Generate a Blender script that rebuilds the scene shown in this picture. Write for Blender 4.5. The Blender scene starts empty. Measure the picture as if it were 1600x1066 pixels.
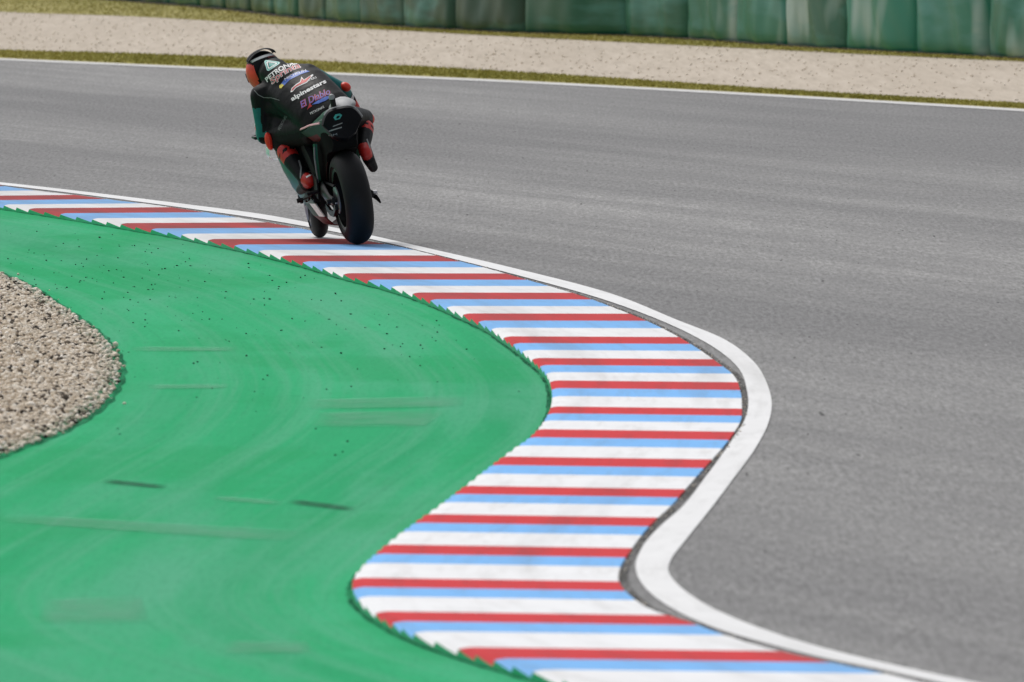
import bpy, bmesh, math, random
import numpy as np
from mathutils import Vector, Matrix
from mathutils.bvhtree import BVHTree

random.seed(7); np.random.seed(7)
R = math.radians
scene = bpy.context.scene
COL = scene.collection

# ------------------------------------------------------------------ camera
F = 20000.0            # focal length in photo pixels (450 mm on 36 mm)
CAM_H = 3.23           # camera height over the track
HORIZ = -330.0         # photo row of the horizon
cam_d = bpy.data.cameras.new('camera')
cam = bpy.data.objects.new('camera', cam_d); COL.objects.link(cam)
cam_d.sensor_width = 36.0; cam_d.lens = F * 36 / 1600
PITCH = math.atan((533 - HORIZ) / F)
cam.location = (0, 0, CAM_H)
cam.rotation_euler = (math.pi / 2 - PITCH, 0, 0)
cam_d.clip_start = 0.5; cam_d.clip_end = 6000
cam_d.dof.use_dof = True
cam_d.dof.focus_distance = 91.2
cam_d.dof.aperture_fstop = 10.5
scene.camera = cam
# ------------------------------------------------------------------ light
SUN_EL, SUN_AZ = R(58), R(-35)       # azimuth measured from +Y towards +X
world = bpy.data.worlds.new('World'); scene.world = world; world.use_nodes = True
nt = world.node_tree; nt.nodes.clear()
sky = nt.nodes.new('ShaderNodeTexSky'); sky.sky_type = 'NISHITA'; sky.sun_disc = False
sky.sun_elevation = SUN_EL; sky.sun_rotation = SUN_AZ
sky.air_density = 1.0; sky.dust_density = 4.0
hs = nt.nodes.new('ShaderNodeHueSaturation'); hs.inputs['Saturation'].default_value = 0.22
bg = nt.nodes.new('ShaderNodeBackground'); bg.inputs['Strength'].default_value = 0.13
wo = nt.nodes.new('ShaderNodeOutputWorld')
nt.links.new(sky.outputs[0], hs.inputs['Color']); nt.links.new(hs.outputs[0], bg.inputs['Color'])
nt.links.new(bg.outputs[0], wo.inputs['Surface'])
sun_d = bpy.data.lights.new('sun', 'SUN'); sun_d.energy = 1.5; sun_d.angle = R(14); sun_d.color = (1, .97, .92)
sun = bpy.data.objects.new('sun', sun_d); COL.objects.link(sun)
sdir = Vector((math.sin(SUN_AZ) * math.cos(SUN_EL), math.cos(SUN_AZ) * math.cos(SUN_EL), math.sin(SUN_EL)))
sun.rotation_euler = sdir.to_track_quat('Z', 'Y').to_euler(); sun.location = (0, 60, 40)
vs = scene.view_settings
vs.view_transform = 'Standard'; vs.look = 'None'; vs.exposure = 0.0; vs.gamma = 1.0
vs.use_curve_mapping = False
scene.cycles.use_denoising = True

# ------------------------------------------------------------------ pixel -> place
CF = Vector((0, math.cos(PITCH), -math.sin(PITCH))); CU = Vector((0, math.sin(PITCH), math.cos(PITCH)))
CAMP = Vector((0, 0, CAM_H))
def ray(px, py):
    return (CF + Vector((1, 0, 0)) * ((px - 800) / F) + CU * ((533 - py) / F))
def gp(px, py, z=0.0):
    d = ray(px, py); return CAMP + d * ((z - CAM_H) / d.z)
def at_depth(px, py, Y):
    d = ray(px, py); return CAMP + d * (Y / d.y)

# ------------------------------------------------------------------ materials
class NB:
    """small node builder"""
    def __init__(s, name):
        s.m = bpy.data.materials.new(name); s.m.use_nodes = True
        s.t = s.m.node_tree; s.b = s.t.nodes['Principled BSDF']
    def n(s, kind, **kw):
        x = s.t.nodes.new(kind)
        for k, v in kw.items():
            if k in x.inputs: x.inputs[k].default_value = v
            else: setattr(x, k, v)
        return x
    def l(s, a, b): s.t.links.new(a, b)
    def coord(s, kind='Object', scale=(1, 1, 1), rot=(0, 0, 0)):
        tc = s.n('ShaderNodeTexCoord'); mp = s.n('ShaderNodeMapping')
        mp.inputs['Scale'].default_value = scale; mp.inputs['Rotation'].default_value = rot
        s.l(tc.outputs[kind], mp.inputs['Vector']); return mp.outputs[0]
    def along(s, scale, ang):
        tc = s.n('ShaderNodeTexCoord'); mp = s.n('ShaderNodeMapping', vector_type='TEXTURE')
        mp.inputs['Rotation'].default_value = (0, 0, ang); mp.inputs['Scale'].default_value = tuple(1 / q for q in scale)
        s.l(tc.outputs['Object'], mp.inputs['Vector']); return mp.outputs[0]
    def noise(s, vec, scale, detail=4, rough=.55, w=0):
        x = s.n('ShaderNodeTexNoise'); x.inputs['Scale'].default_value = scale
        x.inputs['Detail'].default_value = detail; x.inputs['Roughness'].default_value = rough
        s.l(vec, x.inputs['Vector']); return x.outputs['Fac']
    def ramp(s, fac, stops):
        x = s.n('ShaderNodeValToRGB'); e = x.color_ramp.elements
        while len(e) < len(stops): e.new(.5)
        for i, (p, c) in enumerate(stops):
            e[i].position = p; e[i].color = c if len(c) == 4 else (*c, 1)
        s.l(fac, x.inputs[0]); return x.outputs[0]
    def mix(s, fac, a, b, mode='MIX'):
        x = s.n('ShaderNodeMix', data_type='RGBA', blend_type=mode)
        for i, v in ((0, fac), (6, a), (7, b)):
            if hasattr(v, 'is_linked'): s.l(v, x.inputs[i])
            else: x.inputs[i].default_value = v if i == 0 else (*v[:3], 1)
        return x.outputs[2]
    def bump(s, h, strength=.3, dist=.01):
        x = s.n('ShaderNodeBump'); x.inputs['Strength'].default_value = strength; x.inputs['Distance'].default_value = dist
        s.l(h, x.inputs['Height']); s.l(x.outputs[0], s.b.inputs['Normal'])
    def base(s, c): s.l(c, s.b.inputs['Base Color'])
    def rough(s, v): s.b.inputs['Roughness'].default_value = v

def plain(name, col, rough=.5, metal=0.0, var=.18, scale=14.0, bump=0.0, spec=None, coat=0.0):
    b = NB(name); v = b.coord('Object')
    n = b.noise(v, scale, 5)
    lo = tuple(c * (1 - var) for c in col); hi = tuple(min(1, c * (1 + var)) for c in col)
    b.base(b.ramp(n, [(.3, lo), (.7, hi)])); b.rough(rough); b.b.inputs['Metallic'].default_value = metal
    if spec is not None: b.b.inputs['Specular IOR Level'].default_value = spec
    if coat: b.b.inputs['Coat Weight'].default_value = coat; b.b.inputs['Coat Roughness'].default_value = .1
    if bump: b.bump(b.noise(v, scale * 1.6, 4, .6), bump * 3, .006)
    return b.m

M = {}
# track surface: coarse aggregate, rubbered streaks following the racing line
b = NB('asphalt')
TR = R(16)   # heading of the racing line, along which rubber is laid down
c = b.ramp(b.noise(b.along((.30, .022, 1), TR), 1.0, 5, .6), [(.38, (.195, .195, .198)), (.5, (.255, .254, .254)), (.62, (.308, .306, .304))])
c = b.mix(b.ramp(b.noise(b.along((1.5, .035, 1), TR), 1.0, 7, .68), [(.45, (0, 0, 0)), (.72, (.8, .8, .8))]), c, (.185, .185, .188))
c = b.mix(b.ramp(b.noise(b.along((4.5, .06, 1), R(20)), 1.0, 6, .7), [(.55, (0, 0, 0)), (.8, (.55, .55, .55))]), c, (.155, .155, .158))
c = b.mix(b.ramp(b.noise(b.along((2.6, .05, 1), R(12)), 1.0, 6, .7), [(.56, (0, 0, 0)), (.8, (.3, .3, .3))]), c, (.30, .298, .295))
g = b.noise(b.coord('Object', (34, 2.6, 1)), 1.0, 5, .8)
c = b.mix(.9, c, b.ramp(g, [(.30, (.27, .27, .27)), (.5, (.5, .5, .5)), (.72, (.76, .76, .76))]), 'OVERLAY')
c = b.mix(b.ramp(b.noise(b.coord('Object', (5, .35, 1)), 1.0, 3, .6), [(.35, (.35, .35, .35)), (.6, (0, 0, 0))]), c, (.205, .205, .207))
sp = b.noise(b.coord('Object', (13, .8, 1)), 1.9, 1, .5)
c = b.mix(b.ramp(sp, [(.745, (0, 0, 0)), (.78, (.8, .8, .8))]), c, (.06, .06, .06))
c = b.mix(b.ramp(b.noise(b.coord('Object', (30, 1.6, 1)), 1.3, 1, .5), [(.75, (0, 0, 0)), (.79, (.5, .5, .5))]), c, (.42, .42, .42))
b.base(c); b.rough(.92); b.b.inputs['Specular IOR Level'].default_value = .08
M['asphalt'] = b.m
# painted green run-off (u along the kerb in m, v distance from it in m)
b = NB('green_paint')
va = b.coord('UV', (.05, 5.0, 1)); vb = b.coord('UV', (.035, 1.0, 1)); ob = b.coord('Object', (1.1, .07, 1)); oc = b.coord('Object', (.5, .22, 1))
c = b.ramp(b.noise(vb, 1.0, 5, .55), [(.32, (.010, .275, .108)), (.52, (.018, .345, .140)), (.7, (.040, .395, .185))])
c = b.mix(b.ramp(b.noise(ob, 1.0, 5, .6), [(.46, (0, 0, 0)), (.66, (.85, .85, .85))]), c, (.075, .355, .205))
c = b.mix(b.ramp(b.noise(oc, 1.0, 4, .6), [(.50, (0, 0, 0)), (.60, (.6, .6, .6))]), c, (.008, .305, .105))
c = b.mix(b.ramp(b.noise(va, 1.0, 7, .72), [(.48, (0, 0, 0)), (.72, (.7, .7, .7))]), c, (.095, .365, .220))
c = b.mix(b.ramp(b.noise(va, 1.9, 7, .75), [(.56, (0, 0, 0)), (.78, (.5, .5, .5))]), c, (.014, .220, .092))
c = b.mix(b.ramp(b.noise(b.coord('Object', (40, 3.2, 1)), 1.0, 4, .75), [(.3, (.30, .30, .30)), (.52, (0, 0, 0))]), c, (.010, .20, .085))
c = b.mix(b.ramp(b.noise(b.coord('Object', (26, 1.7, 1)), 1.0, 3, .7), [(.6, (0, 0, 0)), (.8, (.35, .35, .35))]), c, (.10, .42, .25))
b.base(c); b.rough(.85); b.b.inputs['Specular IOR Level'].default_value = .06
M['green'] = b.m
def paint_worn(name, col, dirt, amt=.35, apex=0):
    b = NB(name); va = b.coord('UV', (.9, 9, 1)); vb = b.coord('UV', (.12, 2.0, 1))
    lo = tuple(x * .93 for x in col)
    c = b.ramp(b.noise(b.coord('UV', (1.5, 4, 1)), 1.3, 4), [(.3, lo), (.7, col)])
    c = b.mix(b.ramp(b.noise(va, 1.0, 6, .7), [(.5, (0, 0, 0)), (.8, (amt, amt, amt))]), c, dirt)
    c = b.mix(b.ramp(b.noise(vb, 1.0, 4, .6), [(.52, (0, 0, 0)), (.75, (amt, amt, amt))]), c, dirt)
    if apex:
        tc = b.n('ShaderNodeTexCoord'); sx = b.n('ShaderNodeSeparateXYZ'); b.l(tc.outputs['UV'], sx.inputs[0])
        mr = b.n('ShaderNodeMapRange'); b.l(sx.outputs[0], mr.inputs[0]); mr.inputs[1].default_value = 70; mr.inputs[2].default_value = 92; mr.inputs[3].default_value = 0; mr.inputs[4].default_value = apex
        mm = b.n('ShaderNodeMath', operation='MULTIPLY'); b.l(mr.outputs[0], mm.inputs[0]); b.l(b.ramp(b.noise(b.coord('UV', (.8, 5, 1)), 1.0, 5, .65), [(.3, (.35,) * 3), (.65, (1, 1, 1))]), mm.inputs[1])
        c = b.mix(mm.outputs[0], c, dirt)
    b.base(c); b.rough(.8); b.b.inputs['Specular IOR Level'].default_value = .08; return b.m
M['k_red'] = paint_worn('red_kerb_paint', (.60, .047, .056), (.17, .058, .057), .55, .85)
M['k_blue'] = paint_worn('blue_kerb_paint', (.205, .47, .86), (.17, .26, .40), .55, .6)
M['k_white'] = paint_worn('white_kerb_paint', (.80, .81, .83), (.44, .43, .42), .55, .45)
M['line'] = paint_worn('white_line_paint', (.76, .765, .775), (.46, .46, .455), .55)
M['far_line'] = paint_worn('weathered_line_paint', (.60, .60, .60), (.38, .37, .35), .7)
def skid(name, col, op=.8):
    b = NB(name); n = b.noise(b.coord('UV', (2, 9, 1)), 1.0, 5, .7)
    tc = b.n('ShaderNodeTexCoord'); sx = b.n('ShaderNodeSeparateXYZ'); b.l(tc.outputs['Generated'], sx.inputs[0])
    def tent(o):
        a = b.n('ShaderNodeMath', operation='PINGPONG'); b.l(o, a.inputs[0]); a.inputs[1].default_value = .5
        m = b.n('ShaderNodeMath', operation='MULTIPLY', use_clamp=True); b.l(a.outputs[0], m.inputs[0]); m.inputs[1].default_value = 5.0; return m.outputs[0]
    p = b.n('ShaderNodeMath', operation='MULTIPLY'); b.l(tent(sx.outputs[0]), p.inputs[0]); b.l(tent(sx.outputs[1]), p.inputs[1])
    q = b.n('ShaderNodeMath', operation='MULTIPLY'); b.l(p.outputs[0], q.inputs[0]); b.l(b.ramp(n, [(.3, (.05,) * 3), (.65, (op,) * 3)]), q.inputs[1])
    b.b.inputs['Base Color'].default_value = (*col, 1); b.rough(.9); b.b.inputs['Specular IOR Level'].default_value = .05; b.l(q.outputs[0], b.b.inputs['Alpha']); return b.m
M['skid'] = skid('tyre_rubber_mark', (.03, .09, .06))
M['scuff'] = skid('pale_scuff', (.19, .46, .31), .5)
b = NB('gravel_bed'); v = b.coord('Object')
vr = b.n('ShaderNodeTexVoronoi'); vr.inputs['Scale'].default_value = 22; b.l(v, vr.inputs['Vector'])
vr2 = b.n('ShaderNodeTexVoronoi'); b.l(b.coord('Object', (26, 1.6, 1)), vr2.inputs['Vector']); vr2.inputs['Scale'].default_value = 1.0
bw = b.n('ShaderNodeSeparateColor'); b.l(vr.outputs['Color'], bw.inputs[0])
bw2 = b.n('ShaderNodeSeparateColor'); b.l(vr2.outputs['Color'], bw2.inputs[0])
c = b.ramp(bw.outputs[0], [(0, (.40, .34, .27)), (.5, (.56, .485, .40)), (1, (.68, .60, .51))])
c = b.mix(.45, c, b.ramp(bw2.outputs[1], [(0, (.32, .275, .22)), (.3, (.55, .48, .395)), (1, (.64, .56, .475))]))
c = b.mix(b.ramp(b.noise(b.coord('Object', (.5, .06, 1)), 1.0, 4), [(.4, (0, 0, 0)), (.7, (.4, .4, .4))]), c, (.50, .44, .37))
b.base(c); b.rough(.95); b.bump(vr.outputs['Distance'], .35, .02); M['gravel_bed'] = b.m
b = NB('far_gravel_bed')
c = b.ramp(b.noise(b.coord('Object', (7, .30, 1)), 1.0, 6, .85), [(.30, (.36, .315, .26)), (.5, (.49, .43, .36)), (.70, (.58, .52, .45))])
c = b.mix(b.ramp(b.noise(b.coord('Object', (.6, .05, 1)), 1.0, 4), [(.4, (0, 0, 0)), (.7, (.5, .5, .5))]), c, (.42, .365, .30))
c = b.mix(b.ramp(b.noise(b.coord('Object', (5, .3, 1)), 1.0, 3, .6), [(.66, (0, 0, 0)), (.80, (.5, .5, .5))]), c, (.24, .21, .18))
b.base(c); b.rough(.95); b.b.inputs['Specular IOR Level'].default_value = .05; M['far_bed'] = b.m
b = NB('gravel_stone'); at = b.n('ShaderNodeAttribute', attribute_name='tint')
c = b.ramp(at.outputs['Fac'], [(0, (.035, .032, .03)), (.13, (.16, .135, .11)), (.22, (.60, .51, .40)), (.7, (.82, .735, .62)), (1, (.92, .88, .81))])
b.base(c); b.rough(.95); b.b.inputs['Specular IOR Level'].default_value = .1; M['stone'] = b.m
b = NB('grass_ground'); v = b.coord('Object')
c = b.ramp(b.noise(b.coord('Object', (1, .25, 1)), 1.6, 6, .65), [(.3, (.25, .225, .06)), (.55, (.33, .29, .09)), (.72, (.44, .36, .18))])
b.base(c); b.rough(.95); M['grass_ground'] = b.m
b = NB('grass_blade'); at = b.n('ShaderNodeAttribute', attribute_name='tint')
b.base(b.ramp(at.outputs['Fac'], [(0, (.22, .215, .05)), (.5, (.36, .33, .085)), (1, (.50, .43, .19))])); b.rough(.9); b.b.inputs['Specular IOR Level'].default_value = .1; M['grass'] = b.m
M['marble'] = plain('rubber_crumb', (.018, .045, .034), .9, spec=.1)
# air fence skin
def fence_skin(name, stops, pale, amt):
    b = NB(name); v = b.coord('Object'); oi = b.n('ShaderNodeObjectInfo')
    ad = b.n('ShaderNodeVectorMath', operation='ADD'); b.l(v, ad.inputs[0])
    sc_ = b.n('ShaderNodeVectorMath', operation='SCALE'); sc_.inputs['Scale'].default_value = 37.0
    cb = b.n('ShaderNodeCombineXYZ'); b.l(oi.outputs['Random'], cb.inputs[0]); b.l(oi.outputs['Random'], cb.inputs[2]); b.l(cb.outputs[0], sc_.inputs[0]); b.l(sc_.outputs[0], ad.inputs[1])
    mp1 = b.n('ShaderNodeMapping'); mp1.inputs['Scale'].default_value = (1.1, 1, .5); b.l(ad.outputs[0], mp1.inputs[0])
    mp2 = b.n('ShaderNodeMapping'); mp2.inputs['Scale'].default_value = (.5, 1, 2.2); b.l(ad.outputs[0], mp2.inputs[0])
    c = b.ramp(oi.outputs['Random'], stops)
    c = b.mix(b.ramp(b.noise(mp1.outputs[0], 1.0, 2, .5), [(.54, (0, 0, 0)), (.68, (amt, amt, amt))]), c, pale)
    c = b.mix(b.ramp(b.noise(mp2.outputs[0], 1.0, 4, .55), [(.52, (0, 0, 0)), (.68, (.75, .75, .75))]), c, (.06, .25, .21))
    b.base(c); b.rough(.38); return b.m
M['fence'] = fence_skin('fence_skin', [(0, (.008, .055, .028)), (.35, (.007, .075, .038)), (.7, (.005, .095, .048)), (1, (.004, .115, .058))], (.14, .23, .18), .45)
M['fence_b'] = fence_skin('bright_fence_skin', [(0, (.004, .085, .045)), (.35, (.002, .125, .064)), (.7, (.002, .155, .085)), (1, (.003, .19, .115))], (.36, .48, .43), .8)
M['fence_strap'] = plain('fence_strap', (.02, .05, .04), .7)
M['fence_foot'] = plain('fence_footing', (.045, .035, .028), .9)

M['leather'] = plain('black_leather', (.0042, .0050, .0060), .50, var=.25, bump=.2, spec=.17)
M['leather2'] = plain('black_stretch_panel', (.005, .0055, .006), .75, var=.25, bump=.2, spec=.2)
M['teal'] = plain('teal_leather', (.003, .135, .135), .45, spec=.35)
M['red_l'] = plain('red_leather', (.50, .016, .012), .45)
M['orange'] = plain('orange_red_slider', (.74, .040, .018), .4)
M['grey_l'] = plain('grey_piping', (.28, .29, .30), .5)
M['white_l'] = plain('white_leather', (.62, .62, .63), .45)
M['p_white'] = plain('white_print', (.86, .86, .86), .6, var=.03)
M['p_teal'] = plain('teal_print', (.03, .33, .30), .5)
M['p_lteal'] = plain('pale_teal_print', (.45, .75, .72), .5)
M['p_red'] = plain('red_print', (.55, .03, .03), .5)
M['p_pink'] = plain('pink_red_print', (.60, .07, .085), .5)
M['p_blue'] = plain('blue_print', (.06, .15, .58), .5)
M['p_yellow'] = plain('yellow_print', (.62, .52, .06), .5)
M['p_grey'] = plain('grey_print', (.20, .21, .21), .5)
M['tyre'] = plain('slick_tyre_rubber', (.006, .0063, .0072), .6, var=.25, scale=6, spec=.22)
M['rim'] = plain('magnesium_rim', (.02, .02, .021), .35, metal=.6)
M['disc'] = plain('carbon_disc', (.05, .05, .05), .4, metal=.6)
M['alu'] = plain('brushed_aluminium', (.50, .50, .51), .32, metal=.9)
M['darkmetal'] = plain('dark_cast_metal', (.010, .0105, .012), .55, metal=.1, scale=30, spec=.25)
M['carbon'] = plain('carbon_fibre', (.006, .0065, .007), .42, scale=60, spec=.25)
M['f_black'] = plain('gloss_black_bodywork', (.004, .0045, .006), .42, spec=.10)
M['f_green'] = plain('dark_green_bodywork', (.004, .060, .032), .5, spec=.12)
M['f_green2'] = plain('green_bodywork', (.004, .10, .058), .4, spec=.3)
M['f_teal'] = plain('teal_bodywork', (.02, .26, .23), .28, coat=.4)
M['f_white'] = plain('white_bodywork', (.66, .67, .68), .3, coat=.4)
M['f_red'] = plain('dark_red_bodywork', (.13, .010, .013), .5, spec=.15)
M['f_pink'] = plain('faded_red_edge', (.55, .30, .32), .4)
M['hump'] = plain('pale_grey_pad', (.36, .37, .38), .6)
M['rubber'] = plain('black_rubber', (.005, .005, .005), .85, spec=.08)
M['visor'] = plain('smoked_visor', (.01, .01, .012), .06)

# ------------------------------------------------------------------ object helpers
def mesh_obj(name, verts, faces, mats, parent=None, mi=None, smooth=True, uv=None):
    me = bpy.data.meshes.new(name); me.from_pydata([tuple(v) for v in verts], [], faces)
    for m in (mats if isinstance(mats, (list, tuple)) else [mats]): me.materials.append(m)
    if mi is not None: me.polygons.foreach_set('material_index', mi)
    if smooth: me.polygons.foreach_set('use_smooth', [True] * len(me.polygons))
    if uv is not None:
        ul = me.uv_layers.new(name='UVMap')
        li = np.zeros(len(me.loops), dtype=np.int32); me.loops.foreach_get('vertex_index', li)
        ul.data.foreach_set('uv', np.asarray(uv, dtype=np.float32)[li].ravel())
    me.update()
    o = bpy.data.objects.new(name, me); COL.objects.link(o)
    if parent: o.parent = parent
    return o
def bm_obj(name, bm, mats, parent=None, smooth=True, sharp=None):
    bmesh.ops.recalc_face_normals(bm, faces=bm.faces)
    me = bpy.data.meshes.new(name); bm.to_mesh(me); bm.free()
    for m in (mats if isinstance(mats, (list, tuple)) else [mats]): me.materials.append(m)
    if smooth: me.polygons.foreach_set('use_smooth', [True] * len(me.polygons))
    if sharp and smooth: me.set_sharp_from_angle(angle=R(sharp))
    o = bpy.data.objects.new(name, me); COL.objects.link(o)
    if parent: o.parent = parent
    return o
def empty(name, loc=(0, 0, 0), rot=None):
    o = bpy.data.objects.new(name, None); COL.objects.link(o); o.location = loc; o.empty_display_size = .2
    return o
def tag(o, label=None, cat=None, group=None, kind=None):
    if label: o['label'] = label
    if cat: o['category'] = cat
    if group: o['group'] = group
    if kind: o['kind'] = kind
    return o
def interp(pts, q):
    """smooth monotone-parameter interpolation x(y): pts (key, value), linear beyond the ends"""
    k = np.array([p[0] for p in pts], float); x = np.array([p[1] for p in pts], float)
    h = np.diff(k); dl = np.diff(x) / h; m = np.zeros_like(x)
    m[1:-1] = (dl[:-1] * h[1:] + dl[1:] * h[:-1]) / (h[:-1] + h[1:]); m[0] = dl[0]; m[-1] = dl[-1]
    q = np.atleast_1d(np.asarray(q, float)); i = np.clip(np.searchsorted(k, q) - 1, 0, len(k) - 2)
    t = (q - k[i]) / h[i]; tc = np.clip(t, 0, 1)
    r = (2 * tc**3 - 3 * tc**2 + 1) * x[i] + (tc**3 - 2 * tc**2 + tc) * h[i] * m[i] + (-2 * tc**3 + 3 * tc**2) * x[i + 1] + (tc**3 - tc**2) * h[i] * m[i + 1]
    r = np.where(t < 0, x[i] + m[i] * (q - k[i]), np.where(t > 1, x[i + 1] + m[i + 1] * (q - k[i + 1]), r))
    return r

# ------------------------------------------------------------------ ground lines read from the photograph (x, y) px
LINE_OUT = [(0, 284.5), (100, 295.5), (200, 307.5), (300, 320), (400, 333), (490, 349), (582, 368), (675, 389), (800, 418), (950, 457), (1059, 500), (1128, 528), (1175, 562), (1200, 603), (1206, 634), (1200, 662), (1184, 694), (1144, 750), (1106, 800), (1070, 845), (1048, 875), (1044, 890), (1052, 905), (1075, 926), (1127, 956), (1206, 987), (1276, 1009), (1381, 1035), (1508, 1062)]
LINE_IN = [(0, 288.5), (100, 300), (200, 312.8), (300, 326.3), (400, 340.5), (490, 356), (582, 374), (675, 396), (800, 427.5), (950, 470), (1031, 500), (1081, 523), (1128, 551), (1156, 578), (1167, 609), (1169, 634), (1162, 659), (1144, 687), (1103, 744), (1059, 798), (1040, 814), (1002, 857), (993, 884), (1002, 910), (1031, 938), (1075, 963), (1127, 984), (1206, 1007), (1276, 1025), (1381, 1047), (1470, 1066)]
K_R = [(15, 292), (75, 300), (125, 305.5), (185, 313.5), (237, 319.5), (292, 327.5), (332, 333.5), (385, 342), (470, 357), (560, 374), (632, 387), (685, 400), (757, 418), (830, 439), (862, 448), (905, 461), (960, 481), (1012, 502), (1056, 524), (1094, 547), (1122, 567), (1145, 585), (1156, 608), (1159, 634), (1157, 657), (1145, 678), (1128, 700), (1100, 731), (1069, 766), (1041, 797), (1025, 811), (984, 861), (969, 886), (967, 908), (984, 930), (1025, 955), (1075, 971), (1127, 990), (1206, 1014), (1276, 1030), (1381, 1052), (1440, 1066)]
K_L = [(0, 319), (40, 325), (90, 333), (132, 339.5), (177, 347), (222, 355), (265, 362), (300, 369), (350, 379), (400, 390), (470, 408), (550, 431), (590, 441), (625, 451), (680, 471), (725, 491), (755, 505), (787, 526), (827, 556), (853, 581), (862, 606), (859, 637), (847, 659), (828, 680), (800, 700), (760, 730), (721, 760), (684, 788), (650, 812), (616, 837), (590, 859), (567, 880), (553, 899), (551, 914), (567, 940), (597, 962), (642, 985), (687, 1002), (751, 1023), (822, 1044), (897, 1066)]
swap = lambda L: [(y, x) for x, y in L]
def world_curve(L, z, n=260, ext_far=30.0, ext_near=14.0):
    """x as a smooth function of distance along the ground, extended straight past the photograph's edges"""
    w = [gp(x, y, z) for x, y in L]; w = sorted(((p.y, p.x) for p in w))
    return w
KL_Z, KR_Z = .045, .010
wl_out, wl_in = world_curve(LINE_OUT, .006), world_curve(LINE_IN, .006)
wk_r, wk_l = world_curve(K_R, KR_Z), world_curve(K_L, KL_Z)
Y0, Y1 = 30.0, 130.0

# ------------------------------------------------------------------ far side of the track (px)
FAR_LINE = [(-200, 84), (0, 93), (386, 110), (550, 117), (800, 128), (1000, 138.5), (1200, 149.5), (1400, 161), (1600, 173), (1750, 182)]
GRASS_TOP = [(-200, 66), (0, 79), (200, 84), (400, 92), (800, 113), (1000, 126), (1200, 140), (1400, 152), (1600, 163), (1750, 171)]
GRAV_TOP = [(-200, 4), (0, 19), (200, 26), (400, 37), (600, 47), (800, 58), (1000, 68), (1200, 78), (1400, 88), (1600, 97), (1750, 104)]
FENCE = [(-100, -19), (60, -9), (240, 4), (400, 18), (550, 35), (800, 52), (1080, 61), (1300, 76), (1600, 92), (1750, 100)]
def far_curve(L):
    w = sorted((gp(x, y).x, gp(x, y).y) for x, y in L)
    k, v = [p[0] for p in w], [p[1] for p in w]
    s0 = (v[2] - v[0]) / (k[2] - k[0]); s1 = (v[-1] - v[-3]) / (k[-1] - k[-3])
    w = [(k[0] - 40, v[0] - 40 * s0)] + w + [(k[-1] + 40, v[-1] + 40 * s1)]
    return w
fl, gt, gvt, fe = map(far_curve, (FAR_LINE, GRASS_TOP, GRAV_TOP, FENCE))
xs = np.concatenate([np.linspace(-45, -12, 12), np.linspace(-11, 11, 90), np.linspace(12, 45, 12)])

def strip(name, x, ya, yb, z, mat, rows=2, label=None):
    n = len(x); vts, fcs = [], []
    for r in range(rows):
        t = r / (rows - 1)
        for i in range(n): vts.append((x[i], ya[i] * (1 - t) + yb[i] * t, z))
    for r in range(rows - 1):
        for i in range(n - 1): fcs.append((r * n + i, r * n + i + 1, (r + 1) * n + i + 1, (r + 1) * n + i))
    return mesh_obj(name, vts, fcs, mat, smooth=False, uv=[(q[0], q[1]) for q in vts])

# terrain reaching the horizon
g = mesh_obj('ground', [(-3000, -300, -.05), (3000, -300, -.05), (3000, 5000, -.05), (-3000, 5000, -.05)], [(0, 1, 2, 3)], M['grass_ground'], smooth=False); tag(g, kind='structure')
y_fl, y_gt, y_gv, y_fe = (interp(c, xs) for c in (fl, gt, gvt, fe))
o = strip('race_track', xs, np.full(len(xs), 4.0), y_fl + .5, 0.0, M['asphalt']); tag(o, kind='structure')
o = strip('far_edge_line', xs, y_fl - .55, y_fl + .5, .005, M['far_line']); tag(o, kind='structure')
o = strip('far_verge', xs, y_fl + .5, y_gt + .6, -.004, M['grass_ground']); tag(o, kind='structure')
o = strip('far_gravel_trap', xs, y_gt, y_gv + .6, .002, M['far_bed'], 6); tag(o, kind='structure')
o = strip('barrier_verge', xs, y_gv, y_gv + 60, .006, M['grass_ground']); tag(o, kind='structure')

# white edge line on the near side
ys = np.concatenate([np.linspace(Y0, 45, 20), np.linspace(45.2, 110, 330), np.linspace(110.5, Y1, 30)])
xo, xi = interp(wl_out, ys), interp(wl_in, ys)
vts = [(xi[i], ys[i], .005) for i in range(len(ys))] + [(xo[i], ys[i], .005) for i in range(len(ys))]
n = len(ys)
o = mesh_obj('edge_line', vts, [(i, n + i, n + i + 1, i + 1) for i in range(n - 1)], M['line'], smooth=False,
             uv=[(y, 0) for y in ys] + [(y, .16) for y in ys]); tag(o, kind='structure')

# green run-off following the kerb
xg = interp(wk_l, ys)
offs = [.12, 0, -.1, -.25, -.5, -.8, -1.2, -1.8, -2.6, -4, -6, -9, -14, -20]
vts, uvs = [], []
# smooth version of the kerb edge further out so that streaks fan gently
for k, of in enumerate(offs):
    for i in range(n):
        vts.append((xg[i] + of, ys[i], .004)); uvs.append((ys[i], of))
fcs = [(k * n + i, k * n + i + 1, (k + 1) * n + i + 1, (k + 1) * n + i) for k in range(len(offs) - 1) for i in range(n - 1)]
o = mesh_obj('run_off', vts, fcs, M['green'], smooth=False, uv=uvs); tag(o, kind='structure')

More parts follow.
